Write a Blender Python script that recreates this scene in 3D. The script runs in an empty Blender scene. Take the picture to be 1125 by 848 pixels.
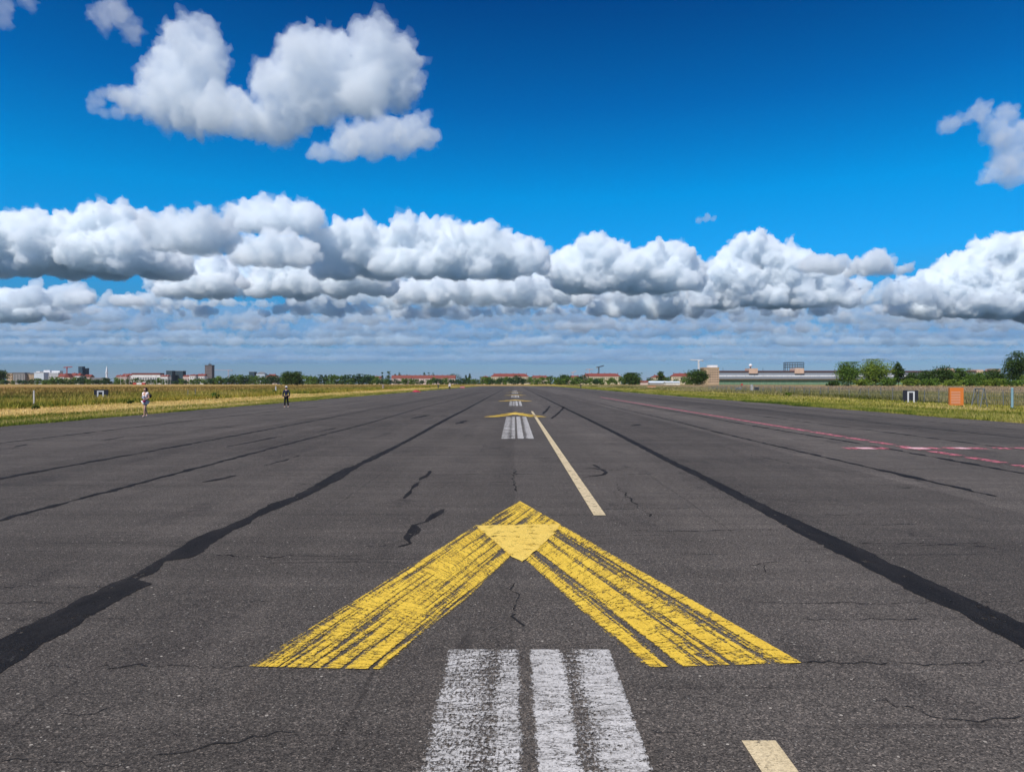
import bpy, bmesh, math, random
import numpy as np
from mathutils import noise, Vector, Matrix

R = math.radians
S = bpy.context.scene
COL = S.collection
F, H, CX, HY = 781.25, 1.9, 565.0, 421.0          # focal length in photo pixels, eye height, vanishing point
rng = random.Random(7)
nrng = np.random.default_rng(7)

# ------------------------------------------------------------------ helpers
def gp(x, y):                                     # a ground point read off the photograph -> metres
    d = max(y - HY, .05)
    return ((x - CX) * H / d, F * H / d)

def at(x, Z):
    return (x - CX) * Z / F

def hz(y, Z):                                     # height of photo row y at depth Z
    return H + (HY - y) * Z / F

def mesh(name, V, T, mat=None, parent=None, uv=None, tone=None, smooth=False):
    me = bpy.data.meshes.new(name)
    me.from_pydata([tuple(v) for v in V], [], [tuple(t) for t in T])
    if uv is not None:
        l = me.uv_layers.new(name='uv')
        for lp in me.loops:
            l.data[lp.index].uv = uv[lp.vertex_index]
    if tone is not None:
        a = me.attributes.new('tone', 'FLOAT', 'POINT'); a.data.foreach_set('value', np.asarray(tone, dtype=np.float32))
    if mat: me.materials.append(mat)
    if smooth: me.polygons.foreach_set('use_smooth', [True] * len(me.polygons))
    me.update()
    return link(name, me, parent)

def link(name, me, parent=None):
    o = bpy.data.objects.new(name, me); COL.objects.link(o)
    if parent is not None: o.parent = parent
    return o

def tag(o, label=None, cat=None, group=None, kind=None):
    for k, v in (('label', label), ('category', cat), ('group', group), ('kind', kind)):
        if v: o[k] = v
    return o

def thing(name, label, cat, loc=(0, 0, 0), rz=0, group=None):
    o = link(name, None); o.location = loc; o.rotation_euler = (0, 0, rz)
    return tag(o, label, cat, group)

def copy_tree(o, parent=None, label=None, loc=None, rz=None, scale=None):
    c = o.copy(); COL.objects.link(c); c.parent = parent
    if label: c['label'] = label
    if loc: c.location = loc
    if rz is not None: c.rotation_euler = (0, 0, rz)
    if scale: c.scale = scale
    for ch in list(o.children): copy_tree(ch, c)
    return c

class MB:                                         # collects boxes, bars and tubes into one mesh
    def __init__(s): s.V = []; s.T = []
    def box(s, x0, x1, y0, y1, z0, z1):
        o = len(s.V)
        s.V += [(x0,y0,z0),(x1,y0,z0),(x1,y1,z0),(x0,y1,z0),(x0,y0,z1),(x1,y0,z1),(x1,y1,z1),(x0,y1,z1)]
        s.T += [tuple(o+i for i in f) for f in ((0,3,2,1),(4,5,6,7),(0,1,5,4),(1,2,6,5),(2,3,7,6),(3,0,4,7))]
        return s
    def tube(s, p, q, r0, r1=None, n=6):
        r1 = r0 if r1 is None else r1
        p, q = Vector(p), Vector(q); d = (q - p).normalized()
        a = d.orthogonal().normalized(); b = d.cross(a); o = len(s.V)
        for c, r in ((p, r0), (q, r1)):
            for i in range(n):
                t = 2 * math.pi * i / n
                s.V.append(tuple(c + a * math.cos(t) * r + b * math.sin(t) * r))
        s.T += [(o+i, o+(i+1) % n, o+n+(i+1) % n, o+n+i) for i in range(n)]
        s.T += [tuple(o+i for i in reversed(range(n))), tuple(o+n+i for i in range(n))]
        return s
    def lathe(s, prof, n=12, c=(0, 0)):
        o = len(s.V)
        for r, z in prof:
            for i in range(n):
                t = 2 * math.pi * i / n; s.V.append((c[0] + r * math.cos(t), c[1] + r * math.sin(t), z))
        for k in range(len(prof) - 1):
            s.T += [(o+k*n+i, o+k*n+(i+1) % n, o+(k+1)*n+(i+1) % n, o+(k+1)*n+i) for i in range(n)]
        s.T += [tuple(o+i for i in reversed(range(n))), tuple(o+(len(prof)-1)*n+i for i in range(n))]
        return s
    def build(s, name, mat, parent=None, smooth=False):
        return mesh(name, s.V, s.T, mat, parent, smooth=smooth)

# ------------------------------------------------------------------ materials
class NT:
    def __init__(s, name):
        s.m = bpy.data.materials.new(name); s.m.use_nodes = True
        s.t = s.m.node_tree; s.b = s.t.nodes['Principled BSDF']; s.o = s.t.nodes['Material Output']
    def n(s, typ, **kw):
        x = s.t.nodes.new('ShaderNode' + typ)
        for k, v in kw.items(): setattr(x, k, v)
        return x
    def l(s, a, b): s.t.links.new(a, b)
    def inp(s, node, i, v):
        if isinstance(v, (int, float)): node.inputs[i].default_value = v
        elif isinstance(v, tuple): node.inputs[i].default_value = v
        else: s.l(v, node.inputs[i])
    def math(s, op, a, b=0.0, c=0.0, clamp=False):
        x = s.n('Math', operation=op, use_clamp=clamp); s.inp(x, 0, a); s.inp(x, 1, b); s.inp(x, 2, c); return x.outputs[0]
    def step(s, v, a, b):
        x = s.n('MapRange'); x.interpolation_type = 'SMOOTHSTEP'; s.inp(x, 0, v); s.inp(x, 1, a); s.inp(x, 2, b); return x.outputs[0]
    def mix(s, f, a, b, mode='MIX'):
        x = s.n('Mix', data_type='RGBA', blend_type=mode); s.inp(x, 0, f)
        s.inp(x, 6, rgb(a) if isinstance(a, tuple) else a); s.inp(x, 7, rgb(b) if isinstance(b, tuple) else b); return x.outputs[2]
    def pos(s, sc=(1, 1, 1), src='pos'):
        if src == 'pos': g = s.n('NewGeometry').outputs['Position']
        elif src == 'uv': g = s.n('UVMap').outputs[0]
        else: g = s.n('TexCoord').outputs['Object']
        m = s.n('Mapping'); m.inputs['Scale'].default_value = sc; s.l(g, m.inputs[0]); return m.outputs[0]
    def noise(s, vec, scale=1., detail=4, rough=.55, out=0):
        x = s.n('TexNoise'); s.l(vec, x.inputs['Vector']); s.inp(x, 'Scale', scale); s.inp(x, 'Detail', detail); s.inp(x, 'Roughness', rough); return x.outputs[out]
    def voro(s, vec, scale=1., feature='F1', rnd=1.):
        x = s.n('TexVoronoi', feature=feature); s.l(vec, x.inputs['Vector']); s.inp(x, 'Scale', scale); s.inp(x, 'Randomness', rnd); return x
    def ramp(s, v, stops, const=False):
        x = s.n('ValToRGB'); s.l(v, x.inputs[0]); e = x.color_ramp.elements
        if const: x.color_ramp.interpolation = 'CONSTANT'
        while len(e) < len(stops): e.new(1)
        for el, (p, c) in zip(e, stops): el.position = p; el.color = rgb(c)
        return x.outputs[0]
    def bump(s, h, strength=.3, dist=.01):
        x = s.n('Bump'); s.inp(x, 'Strength', strength); s.inp(x, 'Distance', dist); s.l(h, x.inputs['Height']); s.l(x.outputs[0], s.b.inputs['Normal'])
    def col(s, c, rough=.8, spec=.3):
        s.inp(s.b, 0, rgb(c) if isinstance(c, tuple) else c); s.inp(s.b, 'Roughness', rough); s.inp(s.b, 'Specular IOR Level', spec)
    def alpha(s, mask):
        t = s.n('BsdfTransparent'); x = s.n('MixShader'); s.l(mask, x.inputs[0]); s.l(t.outputs[0], x.inputs[1]); s.l(s.b.outputs[0], x.inputs[2]); s.l(x.outputs[0], s.o.inputs[0])

def rgb(c): return tuple(c) + (1.,) if len(c) == 3 else tuple(c)

def plain(name, c, rough=.8, var=.18, scale=1.2, spec=.3, metal=0.):
    t = NT(name); n = t.noise(t.pos((1, 1, 1), 'obj'), scale, 5)
    t.col(t.mix(n, tuple(x * (1 - var) for x in c), tuple(min(1, x * (1 + var)) for x in c)), rough, spec)
    t.b.inputs['Metallic'].default_value = metal
    return t.m

def asphalt():
    t = NT('asphalt')
    p = t.pos()
    big = t.noise(p, .22, 4, .6)
    lane = t.noise(t.pos((.55, .012, 1)), 1., 4, .6)                 # long tone bands left by the paver
    trans = t.noise(t.pos((.10, 2.3, 1)), 1., 5, .62)                # faint cross-wise seams and roller marks
    streak = t.noise(t.pos((.16, 5.5, 1)), 1., 3, .6)
    b1 = t.math('MULTIPLY_ADD', big, .5, t.math('MULTIPLY', lane, .55))
    b1 = t.math('MULTIPLY_ADD', trans, .5, b1)
    base = t.ramp(b1, [(.40, (.039, .0345, .0315)), (.62, (.067, .0592, .0538)), (.78, (.087, .077, .070)), (1., (.125, .110, .100))])
    thin = t.step(streak, .62, .70)
    base = t.mix(t.math('MULTIPLY', thin, .38), base, (.026, .022, .021))
    sx = t.n('SeparateXYZ'); t.l(p, sx.inputs[0])
    jit = t.math('MULTIPLY', t.math('SUBTRACT', t.noise(t.pos((1., .7, 1)), 1., 5, .7), .5), .16)
    fr = t.math('FRACT', t.math('DIVIDE', t.math('ADD', sx.outputs[0], jit), 1.86))          # paver lanes: hair joints along the runway
    jn = t.math('MULTIPLY', t.step(t.math('ABSOLUTE', t.math('SUBTRACT', fr, .5)), .012, .004), t.step(t.noise(t.pos((.8, .13, 1)), 1., 3), .46, .6))
    base = t.mix(t.math('MULTIPLY', jn, .38), base, (.02, .017, .016))
    lv = t.n('TexWhiteNoise', noise_dimensions='1D'); t.l(t.math('FLOOR', t.math('DIVIDE', t.math('ADD', sx.outputs[0], jit), 3.72)), lv.inputs['W'])
    base = t.mix(1., base, t.ramp(lv.outputs[0], [(0., (.80,)*3), (1., (1.15,)*3)]), 'MULTIPLY')
    yj = t.math('MULTIPLY', t.math('SUBTRACT', t.noise(t.pos((.7, .9, 1)), 1., 6, .75), .5), .55)
    fy = t.math('FRACT', t.math('DIVIDE', t.math('ADD', sx.outputs[1], yj), 1.37))           # day joints and thermal cracks across it
    jy = t.math('MULTIPLY', t.step(t.math('ABSOLUTE', t.math('SUBTRACT', fy, .5)), .018, .004), t.step(t.noise(t.pos((.28, .9, 1)), 1., 3), .56, .64))
    base = t.mix(t.math('MULTIPLY', jy, .7), base, (.018, .0155, .0145))
    st = t.noise(t.pos((.9, .32, 1)), 1., 5, .7)                                             # oil and rubber stains
    base = t.mix(t.math('MULTIPLY', t.step(st, .52, .72), .5), base, (.03, .0265, .026))
    st2 = t.noise(t.pos((2.6, 1.9, 1)), 1., 5, .75)
    base = t.mix(t.math('MULTIPLY', t.step(st2, .56, .74), .42), base, (.095, .080, .070))
    v = t.voro(p, 115.)                                              # stones in the binder
    sep = t.n('SeparateColor'); t.l(v.outputs['Color'], sep.inputs[0])
    base = t.mix(1., base, t.ramp(sep.outputs[0], [(0., (.36, .36, .36)), (.5, (.9, .9, .9)), (.88, (1.4, 1.38, 1.34)), (1., (2.6, 2.5, 2.4))]), 'MULTIPLY')
    g = t.noise(p, 38., 3, .7)
    base = t.mix(1., base, t.ramp(g, [(.3, (.72, .72, .72)), (.7, (1.28, 1.27, 1.25))]), 'MULTIPLY')
    v2 = t.voro(p, 24.)                                              # scattered pale grit
    s2 = t.n('SeparateColor'); t.l(v2.outputs['Color'], s2.inputs[0])
    fl = t.math('MULTIPLY', t.math('GREATER_THAN', s2.outputs[0], .955), t.math('LESS_THAN', v2.outputs['Distance'], .22))
    base = t.mix(t.math('MULTIPLY', fl, t.math('MULTIPLY_ADD', s2.outputs[1], .8, .2)), base, (.42, .38, .33))
    v3 = t.voro(p, 60.)
    s3 = t.n('SeparateColor'); t.l(v3.outputs['Color'], s3.inputs[0])
    fl3 = t.math('MULTIPLY', t.math('GREATER_THAN', s3.outputs[0], .965), t.math('LESS_THAN', v3.outputs['Distance'], .3))
    base = t.mix(t.math('MULTIPLY', fl3, .75), base, (.30, .285, .26))
    cr = t.voro(t.n('Vector' + 'Math').outputs[0] if False else t.pos((.16, .42, 1)), 1., 'DISTANCE_TO_EDGE')
    wob = t.noise(p, 1.6, 5, .7)
    c = t.step(t.math('MULTIPLY_ADD', wob, .05, cr.outputs['Distance']), .034, .022)
    c = t.math('MULTIPLY', c, t.step(t.noise(p, .35, 2), .5, .62))
    base = t.mix(t.math('MULTIPLY', c, .55), base, (.022, .019, .018))
    t.col(base, .88, .16)
    h = t.math('ADD', v.outputs['Distance'], t.math('MULTIPLY', g, .6))
    t.bump(h, .55, .006)
    return t.m

def worn(name, fresh, dull, kind):
    t = NT(name)
    uv = t.pos((1, 1, 1), 'uv')
    if kind == 'arm':                                                # long scraped streaks along the arm, fine cracks across it
        a = t.noise(t.pos((.22, 7.5, 1), 'uv'), 1., 4, .62)
        b = t.noise(t.pos((.45, 19., 1), 'uv'), 1., 4, .65)
        c = t.noise(t.pos((26., 11., 1), 'uv'), 1., 4, .7)
        d = t.noise(uv, 55., 3, .7)
        f = t.math('MULTIPLY_ADD', a, 1.0, t.math('MULTIPLY', b, .85))
        f = t.math('MULTIPLY_ADD', c, .42, f); f = t.math('MULTIPLY_ADD', d, .40, f)
        sx = t.n('SeparateXYZ'); t.l(uv, sx.inputs[0])
        rim = t.math('MULTIPLY', t.step(sx.outputs[1], .10, .0), .22)      # the edges wear first
        rim = t.math('ADD', rim, t.math('MULTIPLY', t.step(sx.outputs[1], .86, .98), .34))
        f = t.math('ADD', f, rim)
        m = t.step(f, 1.44, 1.33)
        cr = t.noise(t.pos((7., 1.6, 1), 'uv'), 1., 5, .75)                  # hair cracks across the paint
        m = t.math('MULTIPLY', m, t.step(t.math('ABSOLUTE', t.math('SUBTRACT', cr, .5)), .006, .016))
    elif kind == 'white':
        sx = t.n('SeparateXYZ'); t.l(uv, sx.inputs[0])
        u = t.math('MULTIPLY_ADD', t.noise(t.pos((6., 1.5, 1), 'uv'), 1., 3, .6), .05, t.math('ADD', sx.outputs[0], -.025))
        cov = t.ramp(u, [(0., (.34,)*3), (.03, (.52,)*3), (.17, (.53,)*3), (.29, (.43,)*3), (.345, (.56,)*3), (.425, (.57,)*3), (.455, (.27,)*3), (.49, (.25,)*3), (.52, (.60,)*3), (.675, (.62,)*3), (.71, (.34,)*3), (.755, (.37,)*3), (.83, (.57,)*3), (.98, (.63,)*3), (1., (.42,)*3)])
        c = t.noise(t.pos((4., 19., 1), 'uv'), 1., 5, .75)
        d = t.noise(t.pos((58., 27., 1), 'uv'), 1., 4, .8)
        e = t.noise(t.pos((1.2, 1.0, 1), 'uv'), 1.7, 3)
        f = t.math('MULTIPLY_ADD', c, .5, t.math('MULTIPLY', d, 1.25)); f = t.math('MULTIPLY_ADD', e, .35, f)
        x = t.math('SUBTRACT', f, cov)                               # little cover where the ramp is low
        wc = t.noise(t.pos((2.4, 9., 1), 'uv'), 1., 5, .75)
        m = t.math('MULTIPLY', t.step(x, .66, .45), t.math('MULTIPLY', t.step(t.math('ABSOLUTE', t.math('SUBTRACT', wc, .5)), .004, .016), .92))
    else:                                                            # narrow lines and sprayed dashes
        c = t.noise(t.pos((7., 7., 1), 'uv'), 1., 4, .7); d = t.noise(uv, 45., 3, .7)
        m = t.step(t.math('ADD', c, t.math('MULTIPLY', d, .5)), .93 if kind == 'line' else .86, .80 if kind == 'line' else .62)
    tone = t.noise(uv, 3.2, 5, .7); fine = t.noise(uv, 70., 2)
    k = t.math('MULTIPLY_ADD', fine, .5, t.math('MULTIPLY', tone, .6))
    colr = t.mix(t.step(k, .35, .75), dull, fresh)
    v = t.voro(t.pos(), 95.); sp = t.n('SeparateColor'); t.l(v.outputs['Color'], sp.inputs[0])
    colr = t.mix(1., colr, t.ramp(sp.outputs[0], [(0., (.72,)*3), (.5, (1.,)*3), (1., (1.1,)*3)]), 'MULTIPLY')
    t.col(colr, .7, .3); t.bump(v.outputs['Distance'], .3, .004)
    t.alpha(m)
    return t.m

def tar():
    t = NT('tar'); p = t.pos()
    n = t.noise(t.pos((5., 1.0, 1)), 1., 5, .65); d = t.noise(p, 60., 3, .7)
    c = t.mix(t.step(n, .35, .75), (.010, .009, .009), (.021, .0185, .018))
    c = t.mix(t.math('MULTIPLY', t.step(d, .58, .72), .5), c, (.075, .07, .067))
    c = t.mix(t.math('MULTIPLY', t.step(t.noise(t.pos((3.5, .9, 1)), 1., 4, .75), .64, .70), .8), c, (.085, .08, .075))
    c = t.mix(t.math('MULTIPLY', t.step(t.noise(t.pos((1.1, .5, 1)), 1., 5, .7), .50, .70), .3), c, (.045, .039, .036))   # dust lying on it
    v = t.voro(p, 140.); sp = t.n('SeparateColor'); t.l(v.outputs['Color'], sp.inputs[0])
    c = t.mix(1., c, t.ramp(sp.outputs[0], [(0., (.6,)*3), (.6, (1.,)*3), (1., (1.9,)*3)]), 'MULTIPLY')
    t.col(c, .8, .15); t.bump(t.math('ADD', d, v.outputs['Distance']), .5, .005)
    hole = t.noise(t.pos((6., 3.2, 1)), 1., 7, .78)
    t.alpha(t.math('MULTIPLY', t.step(hole, .37, .43), .96))
    return t.m

def crackmat():
    t = NT('crack_fill'); p = t.pos()
    n = t.noise(p, 6., 4, .7)
    t.col((.017, .0155, .015), .8, .2)
    t.alpha(t.math('MULTIPLY', t.step(n, .38, .56), .85))
    return t.m

def meadow_ground():
    t = NT('meadow_soil'); g = t.n('NewGeometry').outputs['Position']
    sx = t.n('SeparateXYZ'); t.l(g, sx.inputs[0])
    ax = t.math('ABSOLUTE', t.math('ADD', sx.outputs[0], -.75))
    w = t.noise(t.pos((.10, .035, 1)), 1., 4, .6)
    d = t.math('ADD', ax, t.math('MULTIPLY', t.math('ADD', w, -.5), 16.))
    d = t.math('DIVIDE', d, 160.)
    left = t.ramp(d, [(.145, (.13, .17, .03)), (.165, (.50, .36, .12)), (.25, (.52, .37, .13)), (.275, (.17, .14, .035)), (.45, (.20, .14, .04)), (.62, (.30, .165, .06))])
    right = t.ramp(d, [(.145, (.15, .19, .03)), (.18, (.27, .25, .06)), (.26, (.22, .20, .05)), (.31, (.19, .17, .075)), (.5, (.24, .18, .10))])
    c = t.mix(t.math('GREATER_THAN', sx.outputs[0], 0.), left, right)
    far = t.step(sx.outputs[1], 260., 600.)
    c = t.mix(far, c, t.mix(t.math('GREATER_THAN', sx.outputs[0], 12.), (.36, .245, .085), (.36, .27, .06)))
    c = t.mix(t.step(sx.outputs[1], 1350., 1700.), c, (.052, .092, .135))   # unseen city land, tinted blue to bounce blue light onto the cloud bases
    n1 = t.noise(t.pos((.5, .16, 1)), 1., 5, .7); n2 = t.noise(t.pos(), 5., 3, .7)
    c = t.mix(1., c, t.ramp(n1, [(.3, (.55, .62, .5)), (.7, (1.3, 1.22, 1.2))]), 'MULTIPLY')
    c = t.mix(1., c, t.ramp(n2, [(.25, (.6, .6, .6)), (.75, (1.3, 1.3, 1.3))]), 'MULTIPLY')
    t.col(c, .95, .1)
    return t.m

def blades(name, stops, patch=None, warp=(.09, .03)):
    t = NT(name)
    a = t.n('Attribute', attribute_name='tone').outputs['Fac']
    n = t.noise(t.pos((warp[0], warp[1], 1)), 1., 4, .65)
    f = t.math('MULTIPLY_ADD', n, 2.2, t.math('MULTIPLY_ADD', a, .42, -.83), clamp=True)
    c = t.ramp(f, stops)
    big = t.noise(t.pos((.035, .02, 1)), 1., 3, .6)
    if patch:
        g = t.n('NewGeometry').outputs['Position']; sx = t.n('SeparateXYZ'); t.l(g, sx.inputs[0])
        ax = t.math('ABSOLUTE', sx.outputs[0])
        k = t.step(t.math('ADD', ax, t.math('MULTIPLY', t.math('SUBTRACT', big, .25), 70.)), patch[0], patch[1])
        c = t.mix(k, c, t.ramp(f, patch[2]))
    t.col(c, .75, .2)
    tr = t.n('BsdfTranslucent'); t.l(c, tr.inputs[0]); mx = t.n('MixShader'); mx.inputs[0].default_value = .3
    t.l(t.b.outputs[0], mx.inputs[1]); t.l(tr.outputs[0], mx.inputs[2]); t.l(mx.outputs[0], t.o.inputs[0])
    return t.m

def leaf(name, dark, light):
    t = NT(name)
    a = t.n('Attribute', attribute_name='tone').outputs['Fac']
    c = t.ramp(a, [(0., dark), (1., light)])
    t.col(c, .6, .25)
    tr = t.n('BsdfTranslucent'); t.l(c, tr.inputs[0]); mx = t.n('MixShader'); mx.inputs[0].default_value = .25
    t.l(t.b.outputs[0], mx.inputs[1]); t.l(tr.outputs[0], mx.inputs[2]); t.l(mx.outputs[0], t.o.inputs[0])
    return t.m

def facade(name, c, dirt=.25):
    t = NT(name); p = t.pos((1, 1, 1), 'obj')
    a = t.noise(p, .25, 5, .65); b = t.noise(t.pos((1.5, 1.5, .15), 'obj'), 1., 4)
    k = t.math('MULTIPLY_ADD', a, .6, t.math('MULTIPLY', b, .4))
    t.col(t.mix(t.step(k, .3, .7), tuple(x * (1 - dirt) for x in c), c), .85, .2)
    return t.m

def roofmat(name, c):
    t = NT(name); p = t.pos((1, 1, 1), 'obj')
    w = t.n('TexWave', wave_type='BANDS', bands_direction='Z'); t.l(p, w.inputs[0]); t.inp(w, 'Scale', .9); t.inp(w, 'Distortion', 1.)
    k = t.math('MULTIPLY_ADD', t.noise(p, .5, 5, .7), .8, t.math('MULTIPLY', w.outputs[1], .15))
    t.col(t.mix(k, tuple(x * .65 for x in c), tuple(x * 1.25 for x in c)), .85, .2)
    return t.m

M = {}
M['asphalt'] = asphalt(); M['tar'] = tar(); M['crack'] = crackmat()
M['yellow'] = worn('worn_yellow_paint', (.78, .535, .055), (.64, .41, .04), 'arm')
M['yellow2'] = worn('fresh_yellow_paint', (.78, .56, .12), (.70, .47, .08), 'line')
M['white'] = worn('worn_white_paint', (.65, .63, .615), (.40, .385, .37), 'white')
M['cream'] = worn('cream_paint', (.66, .54, .34), (.50, .40, .24), 'line')
M['pink'] = worn('pink_spray_paint', (.80, .20, .27), (.62, .18, .22), 'dash')
M['chalk'] = worn('white_spray_paint', (.80, .56, .57), (.74, .36, .40), 'line')
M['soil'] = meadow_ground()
M['wild'] = blades('wild_blades', [(0., (.05, .08, .01)), (.3, (.16, .18, .025)), (.55, (.40, .36, .06)), (.75, (.56, .44, .14)), (1., (.66, .50, .25))], None, (.25, .06))
M['edge'] = blades('verge_blades', [(0., (.035, .07, .008)), (.32, (.12, .17, .02)), (.6, (.32, .31, .05)), (1., (.58, .46, .17))], None, (.35, .1))
M['straw'] = blades('mown_blades', [(0., (.06, .13, .012)), (.24, (.22, .24, .035)), (.42, (.60, .44, .15)), (.7, (.78, .56, .25)), (1., (.82, .64, .34))])
M['tallL'] = blades('tall_blades', [(0., (.04, .08, .012)), (.28, (.16, .185, .025)), (.5, (.36, .32, .05)), (.72, (.42, .30, .065)), (1., (.58, .46, .16))],
                    (62, 105, [(0., (.13, .11, .022)), (.4, (.28, .22, .055)), (.7, (.42, .275, .085)), (1., (.56, .42, .16))]))
M['tallR'] = blades('reedy_blades', [(0., (.08, .10, .02)), (.4, (.24, .22, .07)), (.75, (.42, .35, .17)), (1., (.55, .46, .28))],
                    (70, 120, [(0., (.22, .17, .09)), (.5, (.42, .31, .19)), (1., (.56, .42, .28))]))
M['leafA'] = leaf('leaf_green', (.022, .060, .007), (.15, .25, .028))
M['leafB'] = leaf('leaf_dark', (.012, .034, .006), (.070, .130, .018))
M['leafC'] = leaf('leaf_light', (.040, .09, .010), (.26, .34, .040))
M['leafD'] = leaf('leaf_far', (.010, .040, .012), (.05, .115, .030))
M['bark'] = plain('bark', (.09, .065, .045), .9)

# ------------------------------------------------------------------ camera, sun, sky
cam = bpy.data.cameras.new('camera'); camo = bpy.data.objects.new('camera', cam); COL.objects.link(camo)
cam.sensor_width = 36; cam.lens = 36 * F / 1125; cam.clip_start = .1; cam.clip_end = 200000
camo.location = (0, 0, H); camo.rotation_euler = (R(90), 0, 0)
cam.shift_x = -(CX - 562.5) / 1125; cam.shift_y = (HY - 424) / 1125
S.camera = camo

EL, AZ = 54, 214                                   # sun high behind the left shoulder
sd = Vector((math.sin(R(AZ)) * math.cos(R(EL)), math.cos(R(AZ)) * math.cos(R(EL)), math.sin(R(EL))))
sl = bpy.data.lights.new('sun', 'SUN'); so = bpy.data.objects.new('sun', sl); COL.objects.link(so)
sl.energy = 5.0; sl.angle = R(.5); sl.color = (1., .945, .86)
so.rotation_euler = sd.to_track_quat('Z', 'Y').to_euler()

W = bpy.data.worlds.new('World'); S.world = W; W.use_nodes = True
wt = W.node_tree; bg = wt.nodes['Background']
sk = wt.nodes.new('ShaderNodeTexSky'); sk.sky_type = 'NISHITA'; sk.sun_disc = False
sk.sun_elevation = R(EL); sk.sun_rotation = R(AZ); sk.air_density = 1.; sk.dust_density = .25; sk.ozone_density = 4.
tc = wt.nodes.new('ShaderNodeTexCoord'); sz = wt.nodes.new('ShaderNodeSeparateXYZ'); wt.links.new(tc.outputs['Generated'], sz.inputs[0])
rp = wt.nodes.new('ShaderNodeValToRGB'); wt.links.new(sz.outputs[2], rp.inputs[0])
RAMP = [(0., (.23, .33, .58)), (.06, (.17, .34, .58)), (.11, (.10, .42, .67)), (.17, (.04, .58, .92)), (.25, (.006, .64, .98)), (.36, (.004, .40, .76)), (.50, (.004, .20, .48)), (1., (.12, .22, .40))]
while len(rp.color_ramp.elements) < len(RAMP): rp.color_ramp.elements.new(1)
for e_, (p_, c_) in zip(rp.color_ramp.elements, RAMP): e_.position = p_; e_.color = rgb(c_)
mu = wt.nodes.new('ShaderNodeMix'); mu.data_type = 'RGBA'; mu.blend_type = 'MULTIPLY'; mu.inputs[0].default_value = 1
wt.links.new(sk.outputs[0], mu.inputs[6]); wt.links.new(rp.outputs[0], mu.inputs[7]); wt.links.new(mu.outputs[2], bg.inputs[0])
bg.inputs[1].default_value = .15

S.view_settings.view_transform = 'Standard'; S.view_settings.look = 'None'; S.view_settings.exposure = 0; S.view_settings.gamma = 1
S.view_settings.use_curve_mapping = False
cy = S.cycles
cy.use_denoising = True; cy.max_bounces = 22; cy.volume_bounces = 20; cy.transparent_max_bounces = 96; cy.diffuse_bounces = 3; cy.glossy_bounces = 2
cy.caustics_reflective = False; cy.caustics_refractive = False

# ------------------------------------------------------------------ clouds: real volumes on a deck 1.2 km up
def cloudmat(name, dens, g=.0, c=(.964, .986, 1.)):  # blue tint puts airlight and bluish shade into the cloud colour
    t = NT(name); t.t.nodes.remove(t.b)
    v = t.n('VolumePrincipled'); v.inputs['Density'].default_value = dens; v.inputs['Anisotropy'].default_value = g; v.inputs['Color'].default_value = rgb(c)
    t.l(v.outputs[0], t.o.inputs['Volume'])
    return t.m
CM = {'thick': cloudmat('cloud_thick', .0135), 'mid': cloudmat('cloud_mid', .0085), 'thin': cloudmat('cloud_thin', .0042, 0., (.88, .95, 1.)), 'low': cloudmat('cloud_low', .0072, 0., (.93, .972, 1.)),
      'wisp': cloudmat('cloud_wisp', .0042, 0., (.95, .965, 1.)), 'far': cloudmat('cloud_far', .0028, 0., (.80, .92, 1.)), 'haze': cloudmat('cloud_haze_tint', .0013, 0., (.70, .87, 1.)), 'bluetint': cloudmat('cloud_blue_tint', .00075, 0., (.52, .76, .98)),  # low and far rows tinted bluer: distance haze painted into their colour
      'grey': cloudmat('cloud_grey', .0075, 0., (.91, .965, 1.)), 'soft': cloudmat('cloud_soft', .0068), 'veil': cloudmat('cloud_veil', .0035)}
bm = bmesh.new(); bmesh.ops.create_icosphere(bm, subdivisions=2, radius=1)
IV = np.array([v.co[:] for v in bm.verts]); IT = np.array([[v.index for v in f.verts] for f in bm.faces]); bm.free()
BASE = 1200.
def deck(yb): return BASE * F / (HY - yb)

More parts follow.
